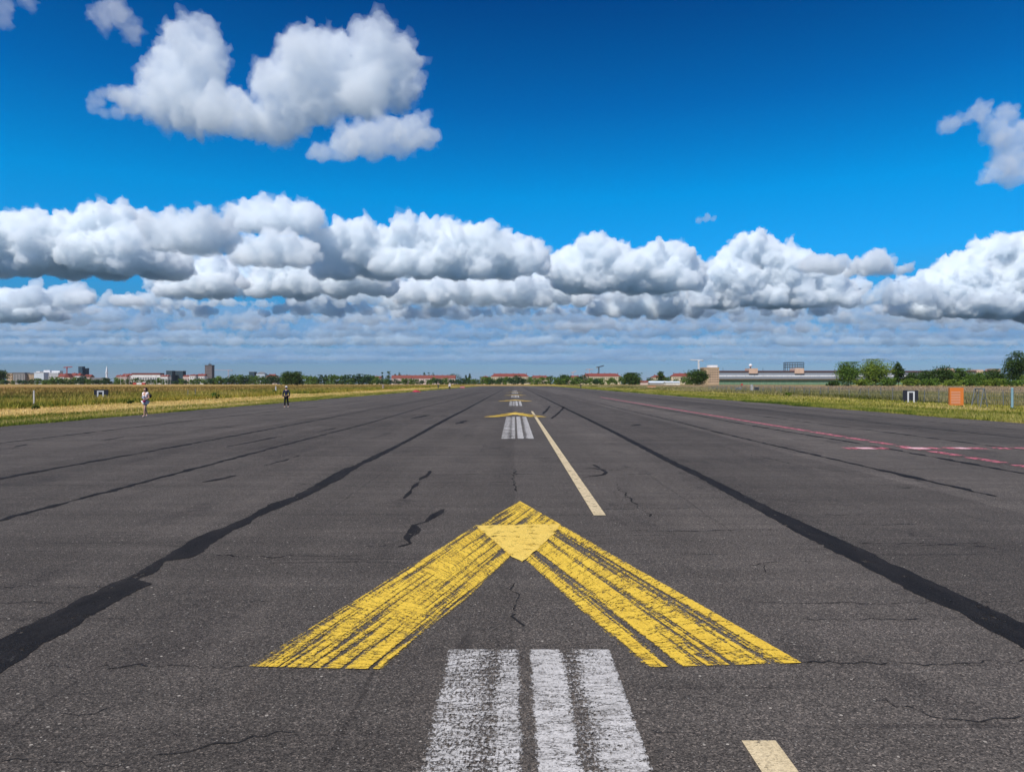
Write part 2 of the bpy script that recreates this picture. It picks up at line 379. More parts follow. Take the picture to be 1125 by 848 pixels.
def cloud_mesh(puffs, Z, yb, seed, mat, rough=1., vox=1.7, flat=.42, sub=7, size=None, depth=.7, fringe=1., fill=False, veil=.8, wide=1.):
    r_ = random.Random(seed); k = Z / F; P = []
    full = []
    for (x, y, r) in puffs:
        full.append((x, y, r, r_.uniform(-depth, depth)))
        if fill:                                                     # body under and behind each head
            yy = y + r * .7
            while yy < yb - r * .1: full.append((x + r_.uniform(-.3, .3) * r, yy, r * r_.uniform(.85, 1.1), r_.uniform(-depth, depth) * 1.3)); yy += r * .8
            full.append((x + r_.uniform(-.4, .4) * r, min(y + r * .3, yb - r * .3), r * 1.05, r_.uniform(1.2, 2.0)))
    for (x, y, r, dd) in full:
        y0 = dd * r * k
        P.append((at(x, Z), Z + y0, hz(y, Z), r * k))
        for q in range(sub):
            a = r_.uniform(0, 6.283); el = r_.uniform(-.3, 1.3); rr = r * r_.uniform(.22, .5); d = r * .85 * k
            P.append((at(x, Z) + d * math.cos(a) * math.cos(el), Z + y0 + d * math.sin(a) * math.cos(el), hz(y, Z) + d * math.sin(el), rr * k))
    WS = np.array([wide, 1 + (wide - 1) * .5, 1.]); V = np.concatenate([IV * p[3] * WS + np.array(p[:3]) for p in P]); T = np.concatenate([IT + i * len(IV) for i in range(len(P))])
    zb = hz(yb, Z); low = V[:, 2] < zb; V[low, 2] = zb + (V[low, 2] - zb) * flat
    ctr = np.array([V[:, 0].mean(), Z, zb]); V -= ctr
    me = bpy.data.meshes.new('cloud'); me.from_pydata(V.tolist(), [], T.tolist())
    ob = bpy.data.objects.new('cloud', me); COL.objects.link(ob); ob.location = ctr
    md = ob.modifiers.new('r', 'REMESH'); md.mode = 'VOXEL'; md.voxel_size = vox * k
    ev = ob.evaluated_get(bpy.context.evaluated_depsgraph_get())
    me2 = bpy.data.meshes.new_from_object(ev); ob.modifiers.clear(); ob.data = me2; bpy.data.meshes.remove(me)
    me2.name = 'cloud'; me2.materials.clear(); me2.materials.append(CM[mat])
    nv = len(me2.vertices); co = np.empty(nv * 3, dtype=np.float32); me2.vertices.foreach_get('co', co); co = co.reshape(-1, 3)
    no = np.empty(nv * 3, dtype=np.float32); me2.vertices.foreach_get('normal', no); no = no.reshape(-1, 3)
    s = (size or 20) * k; off = Vector((seed * 13.7, seed * 5.1, 0))
    D = np.array([noise.turbulence(Vector(c) / s + off, 6, True, noise_basis='PERLIN_ORIGINAL', amplitude_scale=.70, frequency_scale=2.15) for c in co])
    up = np.clip((co[:, 2]) / (8 * k), .25, 1)                       # bases stay flatter than tops
    co = co + no * ((D - .62) * s * .85 * rough * up)[:, None]
    Wv = np.array([noise.noise_vector(Vector(c) / (s * .35) + off) for c in co])
    co = co + Wv * (s * .13 * fringe * rough)
    me2.vertices.foreach_set('co', co.astype(np.float32).ravel()); me2.update()
    md = ob.modifiers.new('r', 'REMESH'); md.mode = 'VOXEL'; md.voxel_size = vox * k          # weld the folds
    me3 = bpy.data.meshes.new_from_object(ob.evaluated_get(bpy.context.evaluated_depsgraph_get())); ob.modifiers.clear()
    ob.data = me3; me3.name = 'cloud'; me3.materials.clear(); me3.materials.append(CM[mat])
    n3 = len(me3.vertices); c3 = np.empty(n3 * 3, dtype=np.float32); me3.vertices.foreach_get('co', c3); c3 = c3.reshape(-1, 3)
    m3 = np.empty(n3 * 3, dtype=np.float32); me3.vertices.foreach_get('normal', m3); m3 = m3.reshape(-1, 3)
    D3 = np.array([noise.turbulence(Vector(c) / (5.5 * vox * k) + off, 3, True, noise_basis='PERLIN_ORIGINAL', amplitude_scale=.6, frequency_scale=2.) for c in c3])   # small crisp billows
    me3.vertices.foreach_set('co', (c3 + m3 * ((D3 - .45) * 2.6 * vox * k)[:, None]).astype(np.float32).ravel()); me3.update()
    if veil:                                                         # loose torn vapour round the dense body
        mv = me2.copy(); mv.name = 'veil'; mv.materials.clear(); mv.materials.append(CM['veil'])
        D2 = np.array([noise.turbulence(Vector(c) / (s * .8) + off * 1.7, 5, False, noise_basis='PERLIN_ORIGINAL', amplitude_scale=.6, frequency_scale=2.2) for c in co])
        cv = co + no * ((np.clip(D2, -.2, 1.) * .75 - .06) * s * veil * (.35 + .65 * up))[:, None] + Wv * (s * .25)
        mv.vertices.foreach_set('co', cv.astype(np.float32).ravel()); mv.update(); vo = link('veil', mv, ob)
        md = vo.modifiers.new('r', 'REMESH'); md.mode = 'VOXEL'; md.voxel_size = vox * k * .85
        mv2 = bpy.data.meshes.new_from_object(vo.evaluated_get(bpy.context.evaluated_depsgraph_get())); vo.modifiers.clear()
        vo.data = mv2; mv2.name = 'veil'; mv2.materials.clear(); mv2.materials.append(CM['veil'])
    return ob

def cloud(label, puffs, yb, mat='thick', seed=0, Z=None, **kw):
    o = cloud_mesh(puffs, Z or deck(yb), yb, seed, mat, **kw)
    return tag(o, label, 'cloud', 'cumulus clouds above the field')

cloud('large lone two-humped cumulus cloud high in the upper left of the blue sky',
      [(152,113,16),(180,92,30),(186,62,22),(205,45,20),(224,42,19),(222,75,30),(212,112,34),(180,118,22),(248,128,26),(272,138,22),(296,128,28),(303,92,26),(318,112,30),(345,78,32),(372,60,22),(388,86,36),(412,50,24),(430,62,28),(436,88,26),(404,110,26),(356,118,24),(330,140,12)], 153, 'soft', 1, fill=False, size=22, vox=2.2)
cloud('small flat white cloud tucked under the right end of the two-humped cloud',
      [(352,168,11),(378,158,17),(402,158,18),(425,152,19),(448,142,18),(462,135,12),(468,150,14),(440,165,12),(410,168,12)], 174, 'soft', 2, Z=3200, fill=False, size=16, vox=2.2)
cloud('thin torn wisp of cloud above the left hump near the top edge of sky',
      [(112,22,11),(122,10,12),(132,20,12),(142,34,11),(148,44,8)], 44, 'wisp', 3, veil=.8, rough=1.35, size=12, vox=2., flat=1.)
cloud('faint ring-shaped wisp trailing from the left end of the two-humped cloud',
      [(104,112,7),(112,105,6),(124,102,6),(104,122,6),(116,126,6),(130,126,7),(133,110,7)], 128, 'wisp', 4, veil=.8, rough=1.35, size=7, vox=1.8, flat=1.)
cloud('small grey scrap of cloud in the very top left corner of sky', [(2,8,10),(0,22,9),(30,2,7)], 30, 'wisp', 5, veil=.8, rough=1.35, size=9, vox=2., flat=1.)
cloud('ragged greyish mauve cloud near the right edge high in the sky',
      [(1043,137,8),(1056,131,7),(1072,124,9),(1080,120,8),(1078,134,8),(1090,144,10),(1104,130,10),(1110,122,8),(1098,150,12),(1112,155,14),(1124,148,14),(1105,172,13),(1120,178,16),(1098,188,12),(1085,196,8),(1112,196,12),(1130,190,14)], 203, 'wisp', 6, veil=.8, rough=1.35, size=10, vox=2., flat=1.)
cloud('broad white cumulus with dark flat base at the far left of sky',
      [(-30,268,26),(5,262,22),(25,256,22),(45,262,24),(62,252,18),(80,262,26),(100,250,20),(122,238,14),(136,236,12),(128,258,26),(150,275,24),(112,282,22),(168,284,20),(186,292,14),(60,282,20),(20,280,18),(-20,284,18)], 297, 'thick', 7, fill=True, size=14)
cloud('grey shaded cloud between the broad left cumulus and the flat-topped one',
      [(165,246,12),(185,244,13),(205,250,15),(225,246,14),(240,252,13),(218,266,13),(196,264,12),(176,262,10)], 274, 'mid', 8, fill=True, size=12)
cloud('flat-topped slate grey cloud standing highest in the left middle of the bank',
      [(256,234,10),(272,230,12),(290,228,12),(310,228,12),(330,230,12),(346,234,10),(300,240,14),(326,242,12),(276,242,11)], 252, 'mid', 9, fill=True, size=12, Z=7600)
cloud('rounded white cloud bump under the grey shaded cloud in the left half',
      [(182,314,11),(204,308,14),(222,298,14),(240,294,12),(250,302,10),(234,312,13),(212,316,10)], 323, 'thick', 10, fill=True, size=11)
cloud('mottled grey-white cloud below the flat-topped slate one',
      [(262,276,10),(280,270,11),(298,264,11),(318,266,12),(336,272,10),(300,280,11),(322,284,9),(280,284,8)], 291, 'mid', 11, fill=True, size=10)
cloud('white cumulus with a pointed peak left of the middle of the bank',
      [(285,312,13),(302,302,14),(318,292,13),(333,284,11),(345,296,14),(365,304,15),(388,302,14),(408,306,13),(425,310,11),(330,314,14),(372,316,11)], 324, 'thick', 12, fill=True, size=11)
cloud('tiny detached white puff beside the pointed-peak cumulus', [(266,310,6),(271,312,4)], 316, 'thick', 13, fill=True, size=5, vox=1.4)
cloud('long grey-white cloud with dark flat base in the middle of the bank',
      [(352,266,14),(375,262,16),(400,262,18),(425,266,18),(445,258,16),(468,258,17),(490,256,16),(510,262,17),(532,262,16),(555,266,14),(575,272,13),(595,280,10),(420,284,18),(460,284,16),(500,284,16),(540,286,13),(385,282,12)], 303, 'thick', 14, fill=True, size=13)
cloud('bright white cumulus with a stepped top right of the middle',
      [(612,290,12),(628,282,14),(645,272,13),(656,266,9),(668,272,12),(684,280,13),(705,284,12),(722,278,12),(738,276,12),(752,284,12),(764,294,11),(660,298,17),(700,302,15),(732,302,15),(624,302,12)], 318, 'thick', 15, fill=True, size=11)
cloud('tallest bright cumulus tower over the terminal building with a dark base',
      [(770,312,14),(788,300,15),(804,284,14),(816,272,12),(830,266,11),(846,274,14),(862,282,14),(880,290,13),(896,300,13),(914,308,12),(932,318,10),(820,300,22),(852,308,20),(800,320,16),(880,320,15)], 335, 'thick', 16, fill=True, size=12)
cloud('thin grey cloud strip trailing right of the tallest cumulus tower',
      [(890,288,8),(905,287,9),(922,290,9),(940,294,8),(960,288,11),(966,280,8),(975,292,9),(998,295,6)], 299, 'mid', 17, fill=True, size=9, vox=2., Z=7900)
cloud('big white cumulus heaped up at the right edge of the sky',
      [(985,326,8),(1004,322,12),(1022,312,14),(1042,304,15),(1060,294,16),(1078,284,16),(1094,274,14),(1110,270,13),(1128,274,16),(1100,300,24),(1070,318,18),(1125,310,26),(1040,326,14),(1150,290,30),(1090,334,12)], 346, 'thick', 18, fill=True, size=12)
cloud('small pale wisp in the clear sky left of the grey strip', [(768,242,4),(776,240,4),(784,241,3)], 246, 'wisp', 19, veil=.8, rough=1.35, size=5, vox=1.2, flat=1., Z=6500)
cloud('greyish cumulus low at the left edge below the broad white one',
      [(-5,330,12),(12,328,11),(28,326,12),(42,332,12),(25,340,12),(2,344,10),(60,342,9)], 350, 'mid', 20, fill=True, size=9)
cloud('small white-topped cloud low in the left beside the greyish one', [(78,326,6),(88,324,7),(98,327,6),(126,330,7),(140,328,6),(150,332,6)], 334, 'mid', 21, fill=True, size=7, vox=2.)
cloud('wide low white cloud beneath the long dark-based one',
      [(440,320,10),(460,314,12),(482,312,12),(505,316,12),(528,312,11),(550,316,12),(574,312,12),(596,312,13),(618,318,11),(640,324,10),(560,326,10),(480,326,10)], 333, 'mid', 22, fill=True, size=9)
cloud('low white cloud beneath the bright stepped cumulus',
      [(655,334,9),(675,330,10),(698,332,10),(720,328,11),(742,332,11),(765,338,9),(700,340,9),(735,342,9)], 347, 'mid', 23, fill=True, size=8)
o = cloud_mesh([(x_, y_, r_0) for x_, y_, r_0 in ((190,290,17),(215,285,15),(262,300,16),(300,300,15),(345,300,16),(380,308,13),(430,306,17),(470,308,16),(520,306,17),(565,304,16),(600,300,13),(640,306,15),(690,310,14),(735,306,15),(780,306,17),(850,312,16),(905,312,13),(940,318,11),(1000,328,12))], 12000, 322, 61, 'grey', size=15, rough=1.25, sub=9, fill=True, flat=.5)
o.name = 'cloud_bank'; tag(o, 'grey shaded clouds filling the gaps between the bright cumulus of the bank', 'clouds', 'rows of the distant cloud bank', 'stuff')
def row(yb, n, hgt, cov, seed, x0=-60, x1=1190):
    r_ = random.Random(seed); P = []
    for i in range(n):
        x = x0 + (x1 - x0) * (i + r_.uniform(-.45, .45)) / n; w = r_.uniform(.6, 1.7) * (x1 - x0) / n * cov; hh = hgt * r_.uniform(.45, 1.35)
        m = max(4, int(w / (hh * .34))); jb = r_.uniform(-.35, .05) * hgt
        for j in range(m):
            f = (j + .5) / m * 2 - 1; rr = hh * .5 * (1 - .6 * f * f) * r_.uniform(.55, 1.25)
            P.append((x + f * w, yb + jb - rr * r_.uniform(.4, 1.25), rr * r_.uniform(.7, 1.15)))
    return P
for yb, n, hgt, mt, sd_, vx, wd_, cv_ in ((339, 15, 21, 'low', 31, 1.9, 1.1, 0.70), (348, 17, 18, 'low', 32, 1.7, 1.15, 0.70), (356, 19, 16, 'thin', 33, 1.6, 1.25, 0.74), (364, 21, 14, 'thin', 34, 1.4, 1.35, 0.79), (372, 23, 12, 'far', 35, 1.25, 1.6, 0.84), (380, 24, 10, 'far', 36, 1.1, 1.8, 0.90), (388, 25, 8, 'haze', 37, 1., 2.2, 0.96), (396, 25, 7, 'haze', 38, .95, 2.6, 1.02), (352, 13, 26, 'bluetint', 51, 1.9, 1.7, .95), (362, 14, 23, 'bluetint', 52, 1.7, 1.8, .95), (372, 15, 20, 'bluetint', 53, 1.5, 2., 1.), (382, 16, 16, 'bluetint', 54, 1.3, 2.2, 1.), (392, 17, 12, 'bluetint', 55, 1.2, 2.6, 1.05), (400, 18, 9, 'bluetint', 56, 1.1, 3., 1.1)):
    o = cloud_mesh(row(yb, n, hgt, cv_, sd_), deck(yb), yb, sd_, mt, vox=vx, sub=4, size=hgt * .8, depth=2.2, veil=0, wide=wd_)
    o.name = 'cloud_bank'; tag(o, 'row of distant low clouds merging into the bank above the horizon', 'clouds', 'rows of the distant cloud bank', 'stuff')

# ------------------------------------------------------------------ ground and runway
GZ = -.05
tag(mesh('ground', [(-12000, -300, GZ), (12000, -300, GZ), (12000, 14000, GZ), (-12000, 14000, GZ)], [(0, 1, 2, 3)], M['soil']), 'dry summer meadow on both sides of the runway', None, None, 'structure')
rb = MB(); rb.box(-22.6, 24.1, -60, 505, -.3, 0)
runway = tag(rb.build('runway', M['asphalt']), 'wide dark asphalt runway', None, None, 'structure')

def poly(name, pts, z, mat, parent=runway, uv=None):
    bm = bmesh.new(); vs = [bm.verts.new((x, y, z)) for x, y in pts]; f = bm.faces.new(vs)
    if f.normal.z < 0: f.normal_flip()
    bm.normal_update()
    if bm.faces[:][0].normal.z < 0: bmesh.ops.reverse_faces(bm, faces=bm.faces[:])
    bmesh.ops.triangulate(bm, faces=bm.faces[:])
    me = bpy.data.meshes.new(name); bm.to_mesh(me); bm.free(); me.materials.append(mat)
    if uv:
        l = me.uv_layers.new(name='uv')
        for lp in me.loops: l.data[lp.index].uv = uv(*me.vertices[lp.vertex_index].co[:2])
    return link(name, me, parent)

def ragged(pts, step=.25, amp=.02, seed=0):                # resample a ground polyline and fray it
    out = []
    for i in range(len(pts) - 1):
        (x0, y0), (x1, y1) = pts[i], pts[i + 1]; L = math.hypot(x1 - x0, y1 - y0)
        st = max(step * .3, (y0 + y1) * .0045); n = max(1, int(L / st))
        for j in range(n):
            t = j / n; x, y = x0 + (x1 - x0) * t, y0 + (y1 - y0) * t
            d = noise.noise(Vector((x * 3 + seed, y * 3, 0))) * amp + noise.noise(Vector((x * 11, y * 11 + seed, 5))) * amp * .8 + noise.noise(Vector((x * 34, y * 34 + seed, 9))) * amp * .6
            dx, dy = (x1 - x0) / L, (y1 - y0) / L
            out.append((x - dy * d, y + dx * d))
    out.append(pts[-1]); return out

def band(name, a, b, z, mat, amp=.025, seed=0):
    return poly(name, ragged(a, amp=amp, seed=seed) + ragged(b, amp=amp, seed=seed + 9)[::-1], z, mat)

def strip(name, pts, w, z, mat, amp=.03, seed=0, wob=.5):  # thin ribbon of varying width along a ground polyline
    c = ragged(pts, .18, amp, seed); A, B = [], []
    for i, (x, y) in enumerate(c):
        x0, y0 = c[max(i - 1, 0)]; x1, y1 = c[min(i + 1, len(c) - 1)]; L = math.hypot(x1 - x0, y1 - y0) or 1
        nx, ny = -(y1 - y0) / L, (x1 - x0) / L
        ww = w / 2 * (1 + wob * 1.8 * noise.noise(Vector((x * 1.7 + seed, y * 1.7, 3)))) * (1. if 0 < i < len(c) - 1 else .15)
        A.append((x + nx * ww, y + ny * ww)); B.append((x - nx * ww, y - ny * ww))
    n = len(A)
    return mesh(name, [(x, y, z) for x, y in A + B], [(i, n + i, n + i + 1, i + 1) for i in range(n - 1)], mat, runway)

px = lambda L: [gp(*p) for p in L]
lu = [(-3.75, -30), (-3.85, 0)] + px([(0,702),(88,658),(146,631),(182,612),(216,590),(273,568),(296,553.5)]) + [(-3.70, 11.9), (-3.74, 13.6), (-3.79, 15.1), (-3.78, 15.9), (-3.70, 16.4), (-3.71, 18), (-3.64, 21), (-3.62, 26), (-3.68, 31), (-3.69, 40), (-3.62, 52), (-3.66, 80), (-3.62, 120), (-3.66, 300)]
ll = [(-3.32, -30), (-3.36, 0)] + px([(0,739),(41,713),(97,679),(137,654),(165,642),(149,637),(173,628),(181,616.5),(210,613),(224,604),(242,591),(273,575),(285,567)]) + [(-3.52, 11.3), (-3.46, 12.0), (-3.45, 13.5), (-3.44, 14.6), (-3.52, 15.2), (-3.54, 16.8), (-3.47, 18), (-3.46, 21), (-3.44, 26), (-3.45, 31), (-3.46, 40), (-3.42, 52), (-3.44, 80), (-3.40, 120), (-3.40, 300)]
band('tar_seam', lu, ll, .004, M['tar'], .034, 1)
ru = [(4.06, -30), (4.05, 0), (4.05, 5.3), (4.02, 6.3), (3.98, 7.4), (3.99, 8.4), (3.95, 9.6), (3.90, 10.6), (3.92, 12), (3.93, 14), (3.90, 17), (3.92, 21), (3.98, 27), (3.99, 36), (3.97, 50), (3.98, 90), (3.98, 140), (3.98, 300)]
rl = [(3.64, -30), (3.65, 0), (3.65, 5.1), (3.69, 6.0), (3.63, 6.2), (3.63, 7.4), (3.60, 8.3), (3.60, 9.7), (3.65, 10.7), (3.66, 12), (3.70, 14), (3.69, 17), (3.71, 21), (3.77, 27), (3.78, 36), (3.75, 50), (3.76, 90), (3.74, 140), (3.74, 300)]
band('tar_seam', rl, ru, .004, M['tar'], .034, 5)
def line_at(X, z0, z1, w, seed, n=14):
    strip('tar_seam', [(X + .12 * math.sin(i * 1.9 + seed), z0 + (z1 - z0) * i / n) for i in range(n + 1)], w, .004, M['tar'], .05, seed, .9)
line_at(-7.05, -30, 150, .13, 11); line_at(-10.2, -30, 160, .15, 12); line_at(-16.3, 5, 190, .16, 13); line_at(7.97, 11.9, 120, .13, 14)
line_at(10.75, 3, 95, .16, 15); line_at(14.4, -5, 150, .15, 16); line_at(17.5, 0, 160, .15, 17); line_at(20.6, 0, 170, .12, 18)
for a, b, w in (((222,530),(259,522),.16), ((248,491),(304,480),.12), ((112,484),(136,480),.12), ((290,512),(330,500),.07), ((210,473),(260,468),.10), ((15,491),(30,488),.14), ((350,474),(370,470),.14), ((452,460),(470,456),.3), ((500,466),(512,462),.25), ((606,460),(620,447),.16), ((596,455),(604,446),.16), ((694,468),(704,466),.25), ((990,536),(1000,535.5),.1)):
    (x0, y0), (x1, y1) = gp(*a), gp(*b)
    strip('tar_seam', [(x0, y0), ((x0 + x1) / 2 + .04, (y0 + y1) / 2), (x1, y1)], w, .004, M['tar'], .05, int(x0 * 10), .8)
strip('tar_seam', px([(436,601),(452,597),(447,591),(456,584),(455,577),(468,573),(488,559)]), .10, .004, M['tar'], .02, 21, .9)
strip('tar_seam', px([(444,548),(450,541),(453,536),(458,532),(462,526),(470,522),(473,517)]), .07, .004, M['tar'], .02, 22, .9)
strip('skid_mark', px([(640,524),(654,523),(663,521.5),(666,519),(662,516),(653,514.5),(641,515)]), .09, .004, M['tar'], .01, 23, .6)
strip('skid_mark', px([(652,510.5),(659,514.5)]), .10, .004, M['tar'], .01, 24, .4)
strip('skid_mark', px([(662,516),(684,516.5)]), .06, .004, M['crack'], .01, 25, .4)
CR = [[(-250,644.5),(0,645),(60,643.6),(114,645)], [(231,610),(300,612),(400,610)], [(300,520),(372,521)], [(470,521.5),(560,520.5),(630,522),(720,521)], [(467,530.5),(565,529.5)], [(330,549),(390,546)],
      [(-220,735),(0,731),(140,733),(276,732)], [(878,729),(960,731),(1050,728),(1125,726),(1400,724)], [(675,531),(690,548),(706,560),(714,568)], [(828,622),(840,618),(898,617)], [(838,620),(848,632)],
      [(566,515),(564,528),(568,540)], [(560,640),(572,655),(566,672),(570,690)], [(880,680),(960,681),(1010,679)], [(940,596),(1040,598),(1125,605)], [(905,566),(1000,564)], [(910,577),(1010,576)],
      [(-100,830),(60,838),(150,842),(190,828),(250,812),(330,804)], [(30,790),(100,782),(145,766)], [(400,600),(430,599)], [(690,583),(760,584),(850,581)], [(730,610),(800,609)], [(300,660),(250,663)], [(1010,600),(1080,596)], [(20,605),(90,607)],
      [(800,495),(850,505),(880,512),(940,520)], [(310,531),(350,532)], [(650,560),(760,558)], [(350,700),(440,690)], [(960,770),(1050,790),(1130,786)], [(700,800),(780,806)]]
for i, L in enumerate(CR): strip('crack', px(L), (.009 if gp(*L[0])[1] > 4.2 else .004) + .0013 * gp(*L[0])[1], .004, M['crack'], .07, 40 + i, .9)

def quad_uv(name, pts, mat, z=.009, U=None, vmax=None):               # four corners: start-a, start-b, end-b, end-a; u runs along, v across
    (ax, ay), (bx, by), (cx, cy_), (dx, dy) = pts; L = math.hypot(dx - ax, dy - ay); w = math.hypot(bx - ax, by - ay)
    V, UV, T = [], [], []; n = 12
    for i in range(n + 1):
        t = i / n
        for j in range(5):
            s = j / 4
            V.append((ax*(1-t)*(1-s)+bx*(1-t)*s+cx*t*s+dx*t*(1-s), ay*(1-t)*(1-s)+by*(1-t)*s+cy_*t*s+dy*t*(1-s), z)); UV.append((t * L + (U or 0), s * (vmax or w)))
    for i in range(n):
        for j in range(4): a = i*5+j; T.append((a, a+1, a+6, a+5))
    return mesh(name, V, T, mat, runway, uv=UV)

def chevron(dz, first):
    tip = (.045, 11.6 + dz)
    la, lb = (-1.78, 4.76 + dz), (-.70, 4.70 + dz)
    ra, rb_ = (1.95, 4.82 + dz), (.83, 4.74 + dz)
    inn = (.06, 7.55 + dz); sh = (.62, 9.55 + dz); shl = (-.52, 9.55 + dz)
    quad_uv('chevron_arm', [la, lb, (inn[0] + .02, inn[1] - .05), shl], M['yellow'], .009, dz)
    quad_uv('chevron_arm', [rb_, ra, sh, (inn[0] + .04, inn[1] - .04)], M['yellow'], .009, dz + 40, .90)
    quad_uv('chevron_tip', [shl, (inn[0] + .02, inn[1] + .0), sh, tip], M['yellow'], .009, dz + 80, .84)
    poly('chevron_patch', ragged([(-.515, 9.46 + dz), (.625, 9.55 + dz), (.53, 9.05 + dz), (.13, 7.66 + dz), (.09, 7.52 + dz), (-.03, 7.75 + dz), (-.17, 8.25 + dz), (-.515, 9.46 + dz)], .08, .022)[:-1], .013, M['yellow2'], uv=lambda x, y: (x, y))
for i in range(5): chevron(i * 35.2, i == 0)
def wstripe(z0, z1):
    a, b = (-.47, .68)
    V, UV, T = [], [], []; n = 16
    for i in range(n + 1):
        z = z0 + (z1 - z0) * i / n
        for j in range(5): V.append((a + (b - a) * j / 4, z, .009)); UV.append((j / 4, z))
    for i in range(n):
        for j in range(4): q = i*5+j; T.append((q, q+1, q+6, q+5))
    mesh('white_stripe', V, T, M['white'], runway, uv=UV)
for z0, z1 in ((-11, 5.06), (24.3, 40.2), (59.5, 75.4), (94.7, 110.6), (130, 146), (165, 181)): wstripe(z0, z1)
for xs, z0, z1 in (((1.24, 1.42, 1.385, 1.205), -6, 3.77), ((1.14, 1.315, 1.26, 1.12), 10.2, 48)):
    quad_uv('cream_line', [(xs[0], z0), (xs[1], z0), (xs[2], z1), (xs[3], z1)], M['cream'], .009)
z = 12.
while z < 95:
    L = 1.25 if z < 24 else 2.6
    quad_uv('pink_dash', [(11.49, z), (11.81, z), (11.81, z + L), (11.49, z + L)], M['pink'], .009, z); z += L + (.4 if z < 26 else .12)
for xa, xb, m1 in ((9.62, 10.02, 'pink'), (10.02, 10.42, 'chalk'), (10.42, 10.85, 'pink'), (11.28, 11.5, 'pink'), (11.5, 12.0, 'chalk'), (12.0, 12.35, 'pink'), (12.55, 12.85, 'pink'), (12.85, 13.2, 'chalk'), (13.2, 13.7, 'pink'), (13.98, 14.4, 'pink'), (14.6, 15.2, 'pink'), (15.4, 16.0, 'pink')):
    quad_uv('sprayed_dash', [(xa, 20.45), (xa, 20.95), (xb, 20.95), (xb, 20.45)], M[m1], .013, xa)
quad_uv('white_stripe', [(-7, 470), (-7, 476), (9, 476), (9, 470)], plain('far_white_bar', (.6, .58, .55)), .009)

# ------------------------------------------------------------------ grass
def grass(name, label, N, xr, zr, hr, wr, mat, side, power=1.6, clump=.0):
    V = np.empty((N, 3, 3)); d0, d1 = zr
    u = nrng.random(N); q = 1 - power
    Y = (d0 ** q + u * (d1 ** q - d0 ** q)) ** (1 / q)
    X = xr[0] + nrng.random(N) ** 1.5 * (xr[1] - xr[0])
    if clump:
        k = np.array([noise.noise(Vector((x * .22, y * .09, side))) for x, y in zip(X, Y)]); keep = k > nrng.random(N) * .9 - .62 + clump
        X, Y = X[keep], Y[keep]; N = len(X)
    if name == 'verge_grass': X = X + np.array([.75 * noise.noise(Vector((y * .16, side * 9., 0))) + .35 * noise.noise(Vector((y * .7, side * 9., 3))) for y in Y])
    dist = np.hypot(X, Y); sc = np.clip(dist / 55, 1, 5)
    h = (hr[0] + nrng.random(N) * (hr[1] - hr[0])); w = (wr * (.6 + nrng.random(N) * .8)) * sc
    a = nrng.random(N) * math.pi; lx = nrng.normal(0, .35, N) * h; ly = nrng.normal(0, .35, N) * h
    X = X * side; c, s = np.cos(a) * w, np.sin(a) * w
    V = np.stack([np.stack([X - c, Y - s, np.full(N, GZ)], 1), np.stack([X + c, Y + s, np.full(N, GZ)], 1), np.stack([X + lx, Y + ly, GZ + h], 1)], 1).reshape(-1, 3)
    me = bpy.data.meshes.new(name); me.vertices.add(3 * N); me.loops.add(3 * N); me.polygons.add(N)
    me.vertices.foreach_set('co', V.astype(np.float32).ravel()); me.loops.foreach_set('vertex_index', np.arange(3 * N)); me.polygons.foreach_set('loop_start', np.arange(N) * 3)
    at_ = me.attributes.new('tone', 'FLOAT', 'POINT'); at_.data.foreach_set('value', np.repeat(nrng.random(N), 3).astype(np.float32))
    me.update(calc_edges=True); me.validate(); me.materials.append(mat)
    return tag(link(name, me), label, 'grass', None, 'stuff')
grass('verge_grass', 'green grass fringe along the left edge of the runway', 60000, (22.45, 28.5), (24, 480), (.06, .22), .02, M['edge'], -1)
grass('mown_grass', 'pale mown straw strip beside the left edge of the runway', 66000, (23.6, 45), (26, 420), (.04, .2), .025, M['straw'], -1, clump=.1)
grass('tall_grass', 'tall olive and brown meadow grass left of the runway', 170000, (37.5, 190), (40, 700), (.25, .75), .03, M['tallL'], -1, 1.5, .12)
grass('verge_grass', 'yellow-green grass fringe along the right edge of the runway', 60000, (23.95, 29), (24, 480), (.06, .28), .022, M['edge'], 1)
grass('mown_grass', 'straw and green strip between the right edge and the wire fence', 60000, (26., 43), (30, 460), (.06, .26), .025, M['wild'], 1, clump=.05)
grass('tall_grass', 'tall greyish brown meadow grass behind the wire fence', 150000, (42.5, 230), (45, 700), (.35, .85), .03, M['tallR'], 1, 1.5)

